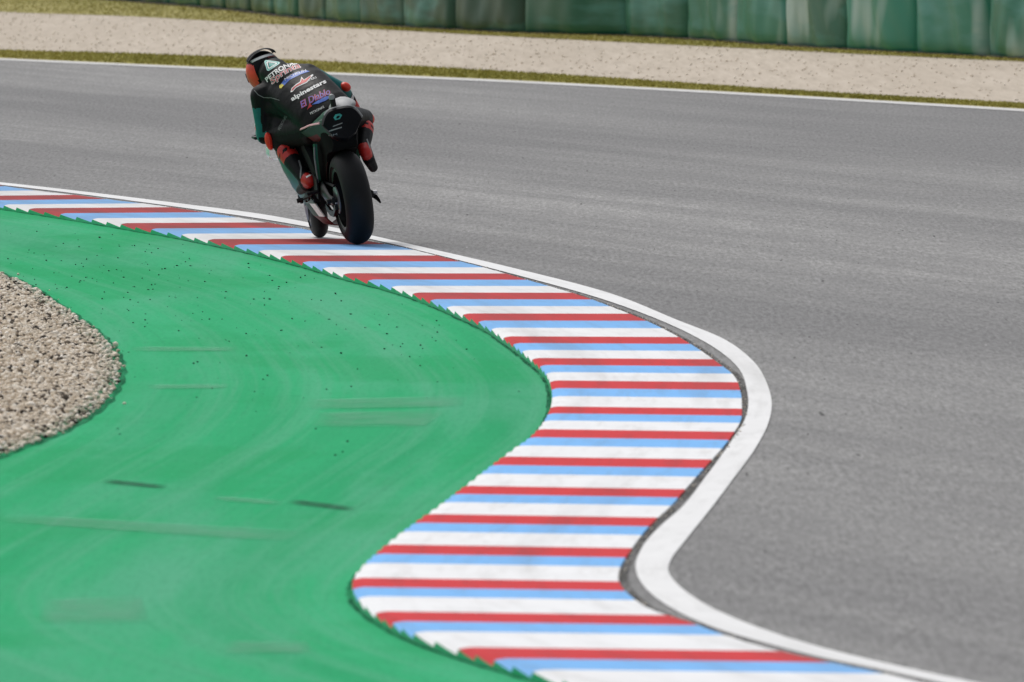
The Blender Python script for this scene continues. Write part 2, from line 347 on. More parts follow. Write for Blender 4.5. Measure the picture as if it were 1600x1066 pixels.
# ------------------------------------------------------------------ kerb: one block per painted stripe, two saw teeth on each
REDS = [255, 272, 290, 310, 329.5, 353, 378, 404, 432, 462.5, 495.5, 531, 565, 600.6, 640.6, 677, 720, 765.5, 810, 858, 910, 963, 1020, 1084, 1156]
kerb = empty('kerb', gp(1000, 620)); tag(kerb, 'low saw toothed kerb striped red, blue and white along the green run-off', 'kerb')
kloc = Vector(kerb.location)
def tilt(y): return float(np.interp(y, [300, 350, 420, 500, 600, 766, 900, 1066], [-2.5, -1.5, 0, 0, 2.5, 5, 5.5, 6]))
def prof(c):
    e = max(0, (c - .955) / .045)
    return .010 + .037 * c - .009 * e * e
def amp(c):
    a = min(1, max(0, (c - .93) / .06)); return .0015 + .021 * a * a * (3 - 2 * a)
CS = [0, .06, .4, .75, .90, .93, .945, .96, .975, .988, 1.0]
def kerb_pt(row, c, h):
    pl = gp(0, row, KL_Z); yl = pl.y; xl = float(interp(wk_l, yl)[0])
    pr = gp(0, row + tilt(row), KR_Z); yr = pr.y; xr = float(interp(wk_r, yr)[0])
    return Vector((xr + (xl - xr) * c, yr + (yl - yr) * c, h))
def kerb_block(r_near, r_far, mat):
    """from photo row r_far (farther) to r_near (nearer)"""
    rows = []        # list of (row, saw)   near -> far ; each tooth ramps up going away, then drops
    NT = 2
    for t in range(NT):
        a = r_near + (r_far - r_near) * t / NT; e = r_near + (r_far - r_near) * (t + 1) / NT
        for f_, s_ in ((0, 0), (.5, .5), (.93, 1.0), (1, .12 if t < NT - 1 else .12)): rows.append((a + (e - a) * f_, s_))
    vts, fcs, mi, uv = [], [], [], []
    nc = len(CS)
    for row, s_ in rows:
        for c in CS:
            p = kerb_pt(row, c, prof(c) - amp(c) * (1 - s_)); vts.append(p - kloc); uv.append((p.y, c))
    nr = len(rows)
    for r in range(nr - 1):
        for j in range(nc - 1):
            fcs.append((r * nc + j, r * nc + j + 1, (r + 1) * nc + j + 1, (r + 1) * nc + j)); mi.append(0)
    base = len(vts)
    for row, s_ in rows:
        for c in (0.0, 1.0):
            p = kerb_pt(row, c, -.03); p.x += (.01 if c == 0 else -.015); vts.append(p - kloc); uv.append((p.y, c))
    for r in range(nr - 1):
        fcs.append((base + 2 * r, r * nc, (r + 1) * nc, base + 2 * r + 2)); mi.append(0)
        fcs.append((r * nc + nc - 1, base + 2 * r + 1, base + 2 * r + 3, (r + 1) * nc + nc - 1)); mi.append(1)
    for r, bb in ((0, base), (nr - 1, base + 2 * (nr - 1))):
        fcs.append(tuple([r * nc + j for j in range(nc)] + [bb + 1, bb])); mi.append(0)
    return mesh_obj('kerb_block', vts, fcs, [mat, M['green']], kerb, mi, smooth=False, uv=uv)
for i in range(len(REDS) - 1):
    r0, p = REDS[i], REDS[i + 1] - REDS[i]
    fr = float(np.interp(r0, [330, 600, 900], [.333, .30, .275])); fb = float(np.interp(r0, [330, 600, 900], [.333, .31, .27]))
    pn = REDS[i + 2] - REDS[i + 1] if i + 2 < len(REDS) else p
    frn = float(np.interp(REDS[i + 1], [330, 600, 900], [.333, .30, .275]))
    pp = p if i == 0 else REDS[i] - REDS[i - 1]
    a = r0 - fr * p * .5; b1 = r0 + fr * p * .5; b2 = b1 + fb * p; b3 = REDS[i + 1] - frn * pn * .5
    kerb_block(b1, a, M['k_red']); kerb_block(b2, b1, M['k_blue']); kerb_block(b3, b2, M['k_white'])

rng = np.random.default_rng(3)
def shade_dirt_strip(name, curve, o0, o1, z, col, a0, a1):
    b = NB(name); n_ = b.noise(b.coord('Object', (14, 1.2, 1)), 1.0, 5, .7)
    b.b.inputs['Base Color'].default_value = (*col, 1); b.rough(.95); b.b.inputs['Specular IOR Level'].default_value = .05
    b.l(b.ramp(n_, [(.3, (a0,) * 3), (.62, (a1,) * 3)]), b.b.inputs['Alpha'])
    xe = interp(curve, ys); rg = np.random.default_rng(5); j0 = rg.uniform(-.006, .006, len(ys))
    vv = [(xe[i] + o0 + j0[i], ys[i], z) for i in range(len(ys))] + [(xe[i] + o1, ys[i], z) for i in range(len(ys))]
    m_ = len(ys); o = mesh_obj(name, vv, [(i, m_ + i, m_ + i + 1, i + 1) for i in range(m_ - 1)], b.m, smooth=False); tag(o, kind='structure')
shade_dirt_strip('kerb_gap_shade', wk_l, -.026, .10, .0075, (.006, .085, .040), .0, .85)  # dark green sheet painting the gap's shade along the kerb's left edge
shade_dirt_strip('kerb_gutter', wk_r, -.05, .040, .0045, (.10, .097, .092), .0, .75)
ng = 420
gyv = rng.uniform(46, 100, ng); gxv = interp(wk_r, gyv) + rng.uniform(.0, .028, ng); gs = rng.uniform(.002, .006, ng)
# ------------------------------------------------------------------ near gravel trap
GR = [(-60, 404), (0, 429), (40, 446), (90, 478), (130, 505), (165, 535), (184, 562), (188, 585), (178, 612), (155, 640), (120, 664), (75, 687), (30, 704), (0, 716), (-60, 744)]
wgr = sorted((gp(x, y).y, gp(x, y).x) for x, y in GR)
gy = np.linspace(wgr[0][0] - 4, wgr[-1][0] + 4, 90)
gx = interp(wgr, gy)
vts = [(gx[i] - .07 + .03 * math.sin(i * 1.7) * math.sin(i * .6), gy[i], .006) for i in range(90)] + [(gx[i] - 6, gy[i], .006) for i in range(90)]
o = mesh_obj('gravel_trap', vts, [(i, i + 1, 91 + i, 90 + i) for i in range(89)], M['gravel_bed'], smooth=False); tag(o, kind='structure')

b = NB('gravel_rim'); b.b.inputs['Base Color'].default_value = (.006, .10, .045, 1); b.rough(.95); b.b.inputs['Specular IOR Level'].default_value = .05
b.l(b.ramp(b.noise(b.coord('Object', (16, 1.2, 1)), 1.0, 5, .7), [(.32, (.05,) * 3), (.6, (.7,) * 3)]), b.b.inputs['Alpha'])
rv = []
for i in range(90): rv += [(gx[i] - .10, gy[i], .0085), (gx[i] + .035 + .010 * math.sin(i * 2.3), gy[i], .0085)]
o = mesh_obj('gravel_rim', rv, [(2 * i, 2 * i + 1, 2 * i + 3, 2 * i + 2) for i in range(89)], b.m, smooth=False); tag(o, kind='structure')
def ico():
    bm = bmesh.new(); bmesh.ops.create_icosphere(bm, subdivisions=1, radius=1)
    v = np.array([x.co[:] for x in bm.verts]); f = np.array([[q.index for q in x.verts] for x in bm.faces]); bm.free(); return v, f
IV, IF = ico()
def scatter_mesh(name, P, S, mat, tint, flat=.7, parent=None):
    n = len(P); nv = len(IV)
    ang = rng.uniform(0, 2 * np.pi, n); ca, sa = np.cos(ang), np.sin(ang)
    sc3 = S[:, None] * rng.uniform(.6, 1.3, (n, 3)); sc3[:, 2] *= flat
    jit = 1 + rng.uniform(-.22, .22, (n, nv))
    V = IV[None] * jit[..., None] * sc3[:, None, :]
    X = V[..., 0] * ca[:, None] - V[..., 1] * sa[:, None]; Yv = V[..., 0] * sa[:, None] + V[..., 1] * ca[:, None]
    V = np.stack([X, Yv, V[..., 2]], -1) + P[:, None, :]
    me = bpy.data.meshes.new(name)
    nf = len(IF); tot = n * nf
    me.vertices.add(n * nv); me.vertices.foreach_set('co', V.reshape(-1).astype(np.float32))
    me.loops.add(tot * 3); me.polygons.add(tot)
    idx = (IF[None] + (np.arange(n) * nv)[:, None, None]).reshape(-1)
    me.loops.foreach_set('vertex_index', idx.astype(np.int32))
    me.polygons.foreach_set('loop_start', (np.arange(tot) * 3).astype(np.int32))
    at = me.attributes.new('tint', 'FLOAT', 'POINT'); at.data.foreach_set('value', np.repeat(tint, nv).astype(np.float32))
    me.materials.append(mat); me.update(calc_edges=True)
    o = bpy.data.objects.new(name, me); COL.objects.link(o); return o
# stones: dense in the trap, thinning onto the paint along its rim
N = 46000
py_ = rng.uniform(gy[0], gy[-1], N); ex = np.interp(py_, gy, gx)
off = rng.exponential(.55, N); off = np.where(rng.random(N) < .55, rng.uniform(0, 1.6, N), off)
px_ = ex - off
thin = (off < .16) & (rng.random(N) > .45 + off * 3.0); px_[thin] -= .20
spill = rng.random(N) < .0006; px_[spill] = ex[spill] + rng.exponential(.022, spill.sum())
sz = rng.uniform(.0055, .0155, N) * np.where(rng.random(N) < .08, 1.5, 1)
P = np.stack([px_, py_, .008 + sz * .35 + rng.uniform(0, .018, N) * (off > .05)], -1)
o = scatter_mesh('gravel', P, sz, M['stone'], np.clip(rng.random(N) ** .9 - .06, 0, 1)); tag(o, 'pale stones filling the near gravel trap', 'gravel', kind='stuff')
o = scatter_mesh('grit', np.stack([gxv, gyv, .006 + gs * .3], -1), gs, M['stone'], rng.random(ng)); tag(o, 'tiny loose grit along the gutter between kerb and white line', 'grit', kind='stuff')
# stones in the far trap (upper layer, larger ones)
N = 1800
fx = rng.uniform(-8.5, 8.5, N); a0, a1 = interp(gt, fx), interp(gvt, fx)
fy = a0 + (a1 - a0) * rng.random(N)
sz = rng.uniform(.008, .018, N)
o = scatter_mesh('far_gravel', np.stack([fx, fy, .004 + sz * .3], -1), sz, M['stone'], .30 + .55 * rng.random(N)); tag(o, 'pale stones of the far gravel trap before the barrier', 'gravel', kind='stuff')
# rubber crumbs on the green paint and the track
N = 900
cy = rng.uniform(58, 104, N); ex = interp(wk_l, cy)
cx = ex - rng.uniform(.15, 3.2, N) ** 1.0
keep = (cx > np.interp(cy, gy, gx) + .03) | (cy < gy[0]) | (cy > gy[-1]); cx, cy = cx[keep], cy[keep]
dens = np.exp(-((cy - 84) / 14) ** 2); kk = rng.random(len(cx)) < dens; cx, cy = cx[kk], cy[kk]
sz = rng.uniform(.0025, .008, len(cx))
o = scatter_mesh('rubber_crumbs', np.stack([cx, cy, .006 + sz * .3], -1), sz, M['marble'], np.zeros(len(cx)), .6); tag(o, 'tiny black rubber crumbs strewn over the green paint', 'rubber crumbs', kind='stuff')

# grass blades of the far verges
def blades(name, xa, fa, fb, N, h0, h1, label):
    x = rng.uniform(xa[0], xa[1], N); a, bq = interp(fa, x), interp(fb, x)
    y = a + (bq - a) * rng.random(N); h = rng.uniform(h0, h1, N); w = rng.uniform(.006, .014, N)
    an = rng.uniform(0, np.pi, N); lx, ly = rng.normal(0, .03, N), rng.normal(0, .03, N)
    V = np.zeros((N, 3, 3)); V[:, 0] = np.stack([x - w * np.cos(an), y - w * np.sin(an), np.zeros(N)], -1)
    V[:, 1] = np.stack([x + w * np.cos(an), y + w * np.sin(an), np.zeros(N)], -1); V[:, 2] = np.stack([x + lx, y + ly, h], -1)
    me = bpy.data.meshes.new(name); me.vertices.add(N * 3); me.vertices.foreach_set('co', V.reshape(-1).astype(np.float32))
    me.loops.add(N * 3); me.polygons.add(N); me.loops.foreach_set('vertex_index', np.arange(N * 3, dtype=np.int32))
    me.polygons.foreach_set('loop_start', (np.arange(N) * 3).astype(np.int32))
    at = me.attributes.new('tint', 'FLOAT', 'POINT')
    patch = .5 + .5 * np.sin(x * 1.3 + y * .21) * np.cos(x * .47 - y * .13)
    at.data.foreach_set('value', np.repeat(np.clip(.25 + .5 * patch + rng.normal(0, .15, N), 0, 1), 3).astype(np.float32))
    me.materials.append(M['grass']); me.update(calc_edges=True)
    o = bpy.data.objects.new(name, me); COL.objects.link(o); tag(o, label, 'grass', kind='stuff')
fl2 = [(k, v_ + 1.0) for k, v_ in fl]
blades('verge_grass', (-9, 9), fl2, gt, 45000, .012, .035, 'short olive grass between the far white line and the gravel')
fe2 = [(k, v_ - .1) for k, v_ in fe]
blades('barrier_grass', (-9, 9), gvt, fe2, 35000, .012, .04, 'rough dry grass growing along the foot of the barrier')

# tyre marks and scuffs on the green paint
def decal(name, quad, z, mat):
    vts = [gp(x, y, z) for x, y in quad]; c0 = sum(vts, Vector()) / 4
    o = mesh_obj(name, [p - c0 for p in vts], [(0, 1, 2, 3)], mat, smooth=False, uv=[(0, 0), (1, 0), (1, 1), (0, 1)]); o.location = c0; tag(o, kind='structure')
decal('tyre_mark', [(158, 754), (262, 764), (264, 758), (160, 748)], .009, M['skid'])
decal('tyre_mark', [(448, 786), (556, 799), (558, 792), (450, 779)], .009, M['skid'])
decal('tyre_mark', [(330, 780), (440, 789), (440, 782), (332, 774)], .009, M['scuff'])
decal('paint_scuff', [(205, 549), (372, 549), (370, 541), (205, 541)], .009, M['scuff'])
decal('paint_scuff', [(230, 608), (360, 606), (360, 599), (230, 601)], .009, M['scuff'])
decal('paint_scuff', [(60, 975), (235, 975), (220, 930), (70, 935)], .009, M['scuff'])
decal('paint_scuff', [(350, 1022), (490, 1022), (480, 1000), (350, 1000)], .009, M['scuff'])
decal('paint_scuff', [(0, 815), (480, 848), (480, 830), (0, 802)], .009, M['scuff'])
decal('paint_scuff', [(480, 668), (660, 668), (700, 640), (500, 644)], .009, M['scuff'])
decal('paint_scuff', [(470, 640), (720, 634), (735, 618), (480, 624)], .009, M['scuff'])


# ------------------------------------------------------------------ air fence along the far gravel
pts = []
fx = np.linspace(-9.5, 9.5, 600); fyv = interp(fe, fx)
seg = np.concatenate([[0], np.cumsum(np.hypot(np.diff(fx), np.diff(fyv)))])
ML = 2.3
nmod = int(seg[-1] // ML)
def fence_module(L, H, seed):
    r = random.Random(seed); nx, nz = 26, 14
    vts, fcs = [], []
    ph = r.uniform(0, 6); 
    for i in range(nx + 1):
        u = -1 + 2 * i / nx
        bul = (1 - abs(u) ** 3.2) ** .5
        for j in range(nz + 1):
            w = j / nz; zz = -.01 + H * w
            prof_ = (1 - max(0, 2 * w - 1) ** 5) ** .35 * (1 - .35 * max(0, 1 - w / .12) ** 2) if w < 1 else 0
            d = .34 + .12 * bul * prof_ + .03 * math.sin(5 * u + ph + 2.2 * w) * bul + .008 * math.sin(13 * u + 3 * ph + 4 * math.sin(3 * w + ph)) * prof_
            vts.append((u * L / 2, -d, zz))
    n1 = nz + 1
    for i in range(nx):
        for j in range(nz): fcs.append((i * n1 + j, (i + 1) * n1 + j, (i + 1) * n1 + j + 1, i * n1 + j + 1))
    # back and closing faces
    b0 = len(vts); vts += [(-L / 2, .3, -.01), (L / 2, .3, -.01), (L / 2, .3, H - .01), (-L / 2, .3, H - .01)]
    fcs.append((b0, b0 + 3, b0 + 2, b0 + 1))
    fcs.append(tuple([i * n1 for i in range(nx, -1, -1)] + [b0, b0 + 1])); fcs.append(tuple([i * n1 + nz for i in range(nx + 1)] + [b0 + 2, b0 + 3]))
    fcs.append(tuple([j for j in range(nz + 1)] + [b0 + 3, b0])); fcs.append(tuple([nx * n1 + j for j in range(nz, -1, -1)] + [b0 + 1, b0 + 2]))
    return vts, fcs
ordn = ['', 'second', 'third', 'fourth', 'fifth', 'sixth', 'seventh', 'eighth', 'ninth', 'tenth', 'eleventh', 'twelfth', 'thirteenth', 'fourteenth', 'fifteenth', 'sixteenth', 'seventeenth', 'eighteenth', 'nineteenth', 'twentieth', 'twenty-first', 'twenty-second', 'twenty-third', 'twenty-fourth']
order = 0
for k in range(nmod - 1, -1, -1):
    s0 = k * ML; xa, xb = np.interp([s0, s0 + ML], seg, fx); ya, yb = np.interp([xa, xb], fx, fyv)
    px = 800 + F * ((xa + xb) / 2) / ((ya + yb) / 2)
    if px > 1680 or px < 60: continue
    root = empty('barrier_module', ((xa + xb) / 2, (ya + yb) / 2 + .5, 0)); root.rotation_euler.z = math.atan2(yb - ya, xb - xa)
    vts, fcs = fence_module(ML - .03, 1.25, k)
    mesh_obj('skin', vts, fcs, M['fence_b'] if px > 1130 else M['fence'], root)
    bm = bmesh.new(); bmesh.ops.create_cube(bm, size=1, matrix=Matrix.Translation((0, .0, .005)) @ Matrix.Diagonal((ML - .1, .96, .05, 1))); bm_obj('footing', bm, M['fence_foot'], root, False)
    bm = bmesh.new(); bmesh.ops.create_cube(bm, size=1, matrix=Matrix.Translation((ML / 2 - .015, -.05, .66)) @ Matrix.Diagonal((.05, .30, 1.24, 1)))
    bm_obj('joint_strap', bm, M['fence_strap'], root, False)
    w = ordn[order] if order < len(ordn) else 'far'
    side = 'green padded barrier module behind the far gravel, %s from the right edge' % (w if w else 'nearest and first')
    tag(root, side, 'barrier', 'green barrier modules behind the far gravel'); order += 1

# ================================================================== motorcycle (local frame: x right, y forward, z up, origin at the rear contact patch)
REAR = gp(562, 381.5, .020)
DREAR = REAR.y
YAW, LEAN = R(11.5), R(-10.0)
bike = empty('motorcycle', REAR); tag(bike, 'black and green racing motorcycle leaning left on the striped kerb', 'motorcycle')
BM = Matrix.Translation(REAR) @ Matrix.Rotation(YAW, 4, 'Z') @ Matrix.Rotation(LEAN, 4, 'Y')
bike.matrix_world = BM
BMI = BM.inverted()

def revolve(profile, n=56, axis_y=0.0, axis_z=0.0, closed=False):
    """profile [(x, r)] turned about the wheel axle (parallel to x)"""
    vts, fcs = [], []; m = len(profile)
    for i in range(n):
        a = 2 * math.pi * i / n; ca, sa = math.cos(a), math.sin(a)
        for x, r in profile: vts.append((x, axis_y + r * ca, axis_z + r * sa))
    for i in range(n):
        k = (i + 1) % n
        for j in range(m - (0 if closed else 1)):
            j2 = (j + 1) % m
            fcs.append((i * m + j, k * m + j, k * m + j2, i * m + j2))
    return vts, fcs
def tube(path, radii, n=10, cap=True):
    path = [Vector(p) for p in path]; vts, fcs = [], []
    if not isinstance(radii, (list, tuple)): radii = [radii] * len(path)
    up = None
    for i, p in enumerate(path):
        d = (path[min(i + 1, len(path) - 1)] - path[max(i - 1, 0)]).normalized()
        if up is None: up = d.orthogonal().normalized()
        up = (up - d * up.dot(d)).normalized(); sd = d.cross(up)
        rr = radii[i]; ra, rb = rr if isinstance(rr, tuple) else (rr, rr)
        for k in range(n):
            a = 2 * math.pi * k / n; vts.append(p + up * math.cos(a) * ra + sd * math.sin(a) * rb)
    for i in range(len(path) - 1):
        for k in range(n): fcs.append((i * n + k, i * n + (k + 1) % n, (i + 1) * n + (k + 1) % n, (i + 1) * n + k))
    if cap: fcs.append(tuple(range(n - 1, -1, -1))); fcs.append(tuple((len(path) - 1) * n + k for k in range(n)))
    return vts, fcs
def merge(*parts):
    V, Fc = [], []
    for v, f in parts:
        o = len(V); V += list(v); Fc += [tuple(i + o for i in q) for q in f]
    return V, Fc
def box(c, s, rot=None, bev=.0):
    bm = bmesh.new(); bmesh.ops.create_cube(bm, size=1)
    bmesh.ops.scale(bm, vec=s, verts=bm.verts)
    if bev: bmesh.ops.bevel(bm, geom=bm.edges[:], offset=bev, segments=2, affect='EDGES')
    if rot: bmesh.ops.rotate(bm, cent=(0, 0, 0), matrix=rot, verts=bm.verts)
    bmesh.ops.translate(bm, vec=c, verts=bm.verts)
    v = [x.co.copy() for x in bm.verts]; bm.verts.index_update(); f = [tuple(q.index for q in x.verts) for x in bm.faces]; bm.free(); return v, f
def loft(rings, closed=True, cap=True):
    n = len(rings[0]); V = [p for r in rings for p in r]; Fc = []
    for i in range(len(rings) - 1):
        for k in range(n if closed else n - 1): Fc.append((i * n + k, i * n + (k + 1) % n, (i + 1) * n + (k + 1) % n, (i + 1) * n + k))
    if cap and closed: Fc.append(tuple(range(n - 1, -1, -1))); Fc.append(tuple((len(rings) - 1) * n + k for k in range(n)))
    return V, Fc
def part(name, vf, mats, parent=None, sharp=40, mi=None, solid=0):
    o = mesh_obj(name, vf[0], vf[1], mats, parent or bike, mi)
    bm = bmesh.new(); bm.from_mesh(o.data); bmesh.ops.recalc_face_normals(bm, faces=bm.faces)
    if solid: bmesh.ops.solidify(bm, geom=bm.faces[:], thickness=solid)
    bm.to_mesh(o.data); bm.free()
    o.data.polygons.foreach_set('use_smooth', [True] * len(o.data.polygons))
    if sharp: o.data.set_sharp_from_angle(angle=R(sharp))
    return o

def wheel(name, yax, Rt, hw, rr, lab):
    # slick tyre: round crown, short sidewall
    pr = []
    crown = .098 if hw > .08 else .075
    for k in range(-12, 13):
        t = k / 12; a = abs(t)
        x = hw * math.sin(t * math.pi / 2 * .98)
        r = Rt - crown * (1 - math.cos(t * math.pi / 2)) ** 1.0
        pr.append((x, r))
    e = hw * .86
    pr = [(-e, rr + .004), (-hw * .97, rr + .02)] + pr + [(hw * .97, rr + .02), (e, rr + .004)]
    rimp = [(-e, rr + .006), (-e * .97, rr - .018), (-e * .6, rr - .028), (0, rr - .03), (e * .6, rr - .028), (e * .97, rr - .018), (e, rr + .006), (e * .9, rr - .002), (0, rr - .014), (-e * .9, rr - .002)]
    V, Fc = revolve(rimp, 56, yax, Rt, True)
    parts = [(V, Fc), revolve([(-.045, .0), (-.045, .04), (.045, .04), (.045, .0)], 20, yax, Rt)]
    for k in range(5):
        a = 2 * math.pi * (k + .3) / 5
        for da in (-.13, .13):
            p0 = (0, yax + .035 * math.cos(a), Rt + .035 * math.sin(a)); p1 = (0, yax + (rr - .02) * math.cos(a + da), Rt + (rr - .02) * math.sin(a + da))
            parts.append(tube([p0, p1], [(.014, .016), (.012, .014)], 8))
    w = part(name, merge(*parts), M['rim'])
    part('tyre', revolve(pr, 72, yax, Rt), M['tyre'], w, 60)
    return w
rw = wheel('rear_wheel', 0, .335, .100, .217, '')
part('brake_disc', revolve([(.085, .045), (.085, .11), (.091, .11), (.091, .045)], 40, 0, .335, True), M['disc'], rw)
part('sprocket', revolve([(-.102, .03), (-.102, .098), (-.110, .098), (-.110, .03)], 44, 0, .335, True), M['alu'], rw)
fw = wheel('front_wheel', 0, .300, .062, .217, '')
fw.location = (-.012, 1.42, 0); fw.rotation_euler.z = R(-6)
for sx in (-1, 1): part('brake_disc', revolve([(sx * .062, .07), (sx * .062, .165), (sx * .069, .165), (sx * .069, .07)], 44, 0, .3, True), M['disc'], fw)

# swingarm: two braced arms, axle, chain adjusters
def arm(sx):
    r = []
    for y, z, hh, hw, x in ((-.05, .335, .028, .014, .140), (.06, .340, .038, .015, .140), (.20, .375, .060, .018, .138), (.34, .405, .062, .022, .130), (.48, .415, .050, .03, .115)):
        r.append([Vector((sx * x + hw * ca, y, z + hh * sa)) for ca, sa in ((math.cos(a), math.sin(a)) for a in [2 * math.pi * k / 12 for k in range(12)])])
    return loft(r)
sa_ = part('swingarm', merge(arm(-1), arm(1), box((0, .43, .415), (.24, .07, .09), bev=.01)), M['carbon'])
part('axle', merge(revolve([(-.175, 0), (-.175, .013), (.175, .013), (.175, 0)], 14, 0, .335)), M['darkmetal'], sa_)
part('axle_nut', revolve([(.158, 0), (.158, .024), (.184, .022), (.184, 0)], 8, -.005, .335), M['alu'], sa_, 20)
part('axle_nut', revolve([(-.158, 0), (-.158, .022), (-.180, .02), (-.180, 0)], 8, -.005, .335), M['darkmetal'], sa_, 20)
part('paddock_bobbin', merge(box((.172, -.045, .30), (.02, .035, .05), Matrix.Rotation(R(-25), 3, 'Y'), .004), tube([(.15, -.04, .315), (.176, -.05, .29), (.19, -.05, .262)], [.011, .012, .006])), M['rubber'], sa_)
part('brake_caliper', box((.112, .09, .27), (.045, .10, .05), None, .008), M['darkmetal'], sa_)
part('chain_guard', loft([[Vector((-.122 + dx, y, z + dz)) for dx, dz in ((-.012, -.03), (.012, -.03), (.010, .012), (-.010, .012))] for y, z in ((-.02, .30), (.10, .245), (.22, .25), (.34, .29))]), M['carbon'], sa_)
part('chain', merge(tube([(-.106, 0, .434), (-.10, .52, .455)], .011, 6), tube([(-.106, 0, .236), (-.10, .52, .375)], .011, 6)), M['darkmetal'])
# hugger over the rear tyre and undertray
def hug():
    rings = []
    for k in range(9):
        a = R(28 + 40 * k / 8); rr = .350
        ring = []
        for t in np.linspace(-1, 1, 11):
            x = .108 * t; r_ = rr - .06 * abs(t) ** 2.4; ring.append(Vector((x, r_ * math.cos(a), .335 + r_ * math.sin(a))))
        rings.append(ring)
    return loft(rings, False)
part('hugger', hug(), M['carbon'], sa_, 60, solid=.004)

# engine, frame, radiator mass
eng = part('engine', merge(box((0, .70, .42), (.34, .36, .30), None, .04), box((0, .80, .62), (.30, .26, .26), Matrix.Rotation(R(-15), 3, 'X'), .04), tube([(-.19, .62, .40), (-.205, .62, .40)], .075, 18), tube([(.19, .62, .40), (.205, .62, .40)], .085, 18), tube([(-.18, .75, .36), (-.20, .75, .36)], .05, 14)), M['darkmetal'])
for sx in (-1, 1):
    part('frame_beam', loft([[Vector((sx * (x + dx), y, z + dz)) for dx, dz in ((-.02, -h), (.018, -h), (.022, 0), (.018, h), (-.02, h))] for x, y, z, h in ((.115, .42, .40, .06), (.145, .46, .56, .07), (.165, .60, .72, .06), (.15, .85, .82, .06), (.07, 1.10, .86, .06))]), M['darkmetal'])
    part('footpeg_bracket', merge(box((sx * .165, .40, .43), (.012, .13, .16), Matrix.Rotation(R(20), 3, 'X'), .004), tube([(sx * .165, .36, .395), (sx * (.20 if sx > 0 else .25), .35, .395)], [.014, .012], 10)), M['darkmetal'])
part('shift_lever', merge(tube([(-.185, .40, .40), (-.20, .52, .36), (-.245, .58, .345)], [.008, .007, .007]), tube([(-.24, .58, .345), (-.285, .59, .342)], [.015, .017])), M['darkmetal'])
part('undertray', loft([[Vector((x * w, y, z)) for x, z in ((-1, zt), (1, zt), (.75, zb), (-.75, zb))] for y, w, zt, zb in ((-.12, .11, .86, .74), (-.08, .125, .88, .685), (.05, .145, .90, .665), (.22, .135, .88, .55), (.42, .14, .84, .42))]), M['rubber'])
part('subframe_panel', loft([[Vector((x + dx, y + dy, z)) for dx, dy in ((-.012, -.03), (.006, -.035), (.006, .035), (-.012, .03))] for x, y, z in ((-.150, .22, .74), (-.152, .26, .66), (-.146, .32, .56), (-.138, .38, .47))]), M['f_green2'])
part('brake_hose', tube([(-.165, .20, .72), (-.170, .24, .64), (-.162, .30, .55), (-.15, .36, .46)], .005, 6), M['grey_l'])
part('shock_absorber', merge(tube([(0, .36, .38), (0, .46, .62)], .02, 10), tube([(0, .37, .42), (0, .45, .60)], .034, 12)), M['darkmetal'])

# tail unit
def tail_ring(y, hw, zt, zb, arch, nb):
    ring = []
    # clockwise from left bottom, over the arch, to right bottom
    for t in np.linspace(-1, 1, 21):
        x = hw * math.copysign(abs(t) ** .8, t); z = zt - arch * abs(t) ** 3.2
        ring.append(Vector((x, y, z)))
    for t in np.linspace(1, -1, 13)[1:-1]:
        q = abs(t); x = hw * (nb * .72 + (1 - nb * .72) * q ** 1.2) * (1 if t > 0 else -1) * min(1, q * 4); z = zb + (zt - arch - zb) * q ** 1.1
        ring.append(Vector((x, y, z)))
    return ring
secs = [(-.175, .120, .952, .80, .085, .62), (-.165, .142, .975, .76, .095, .60), (-.13, .150, .985, .735, .10, .58), (-.02, .160, .978, .72, .095, .58), (.12, .186, .930, .71, .06, .60), (.26, .206, .875, .71, .035, .66), (.40, .205, .845, .72, .02, .7)]
rings = [tail_ring(*q) for q in secs]
V, Fc = loft(rings)
def tail_mat(c, n):
    if c.y > -.12 and c.x < -.05 and n.x < -.2:
        return 1 if c.z > .80 else 2
    if c.y > -.10 and c.x > .05 and n.x > .2: return 1 if c.z > .775 else 2
    return 0
tail = part('tail_unit', (V, Fc), [M['f_black'], M['f_green'], M['f_red'], M['f_pink']])
for p in tail.data.polygons: p.material_index = tail_mat(p.center, p.normal)
part('tail_lip', tube([r for r in [Vector((x, -.150 + .0 * abs(x), .990 - .10 * abs(x / .151) ** 4)) for x in np.linspace(-.12, .15, 16)]], [(.003, .006)] * 16, 6), M['grey_l'], tail)
part('tail_trim', tube([(-.153, -.10, .895), (-.164, .0, .890), (-.188, .12, .882), (-.207, .26, .862), (-.206, .39, .850)], [(.010, .005)] * 5, 8), M['f_pink'], tail)
part('seat_hump', loft([[Vector((.055 + w * math.cos(a), y, z + h * math.sin(a))) for a in [2 * math.pi * k / 16 for k in range(16)]] for y, z, w, h in ((-.13, .975, .03, .010), (-.10, .985, .070, .026), (-.04, .99, .085, .045), (.06, .985, .085, .06), (.16, .965, .08, .05), (.26, .92, .05, .02))]), M['hump'], tail)
cm = part('onboard_camera', loft([[Vector((-.032 + w * math.cos(a), y + .9 * w * math.sin(a), z)) for a in [2 * math.pi * k / 12 for k in range(12)]] for y, z, w in ((-.10, .95, .024), (-.10, 1.0, .020), (-.10, 1.04, .020), (-.10, 1.052, .020))]), M['carbon'], tail)
part('camera_head', loft([[Vector((-.036 + w * math.cos(a), -.10 + w * math.sin(a), z)) for a in [2 * math.pi * k / 12 for k in range(12)]] for z, w in ((1.046, .0195), (1.056, .022), (1.068, .022), (1.080, .017), (1.086, .004))]), M['grey_l'], cm)
part('seat_pad', box((0, .36, .875), (.26, .34, .05), Matrix.Rotation(R(-4), 3, 'X'), .02), M['rubber'])

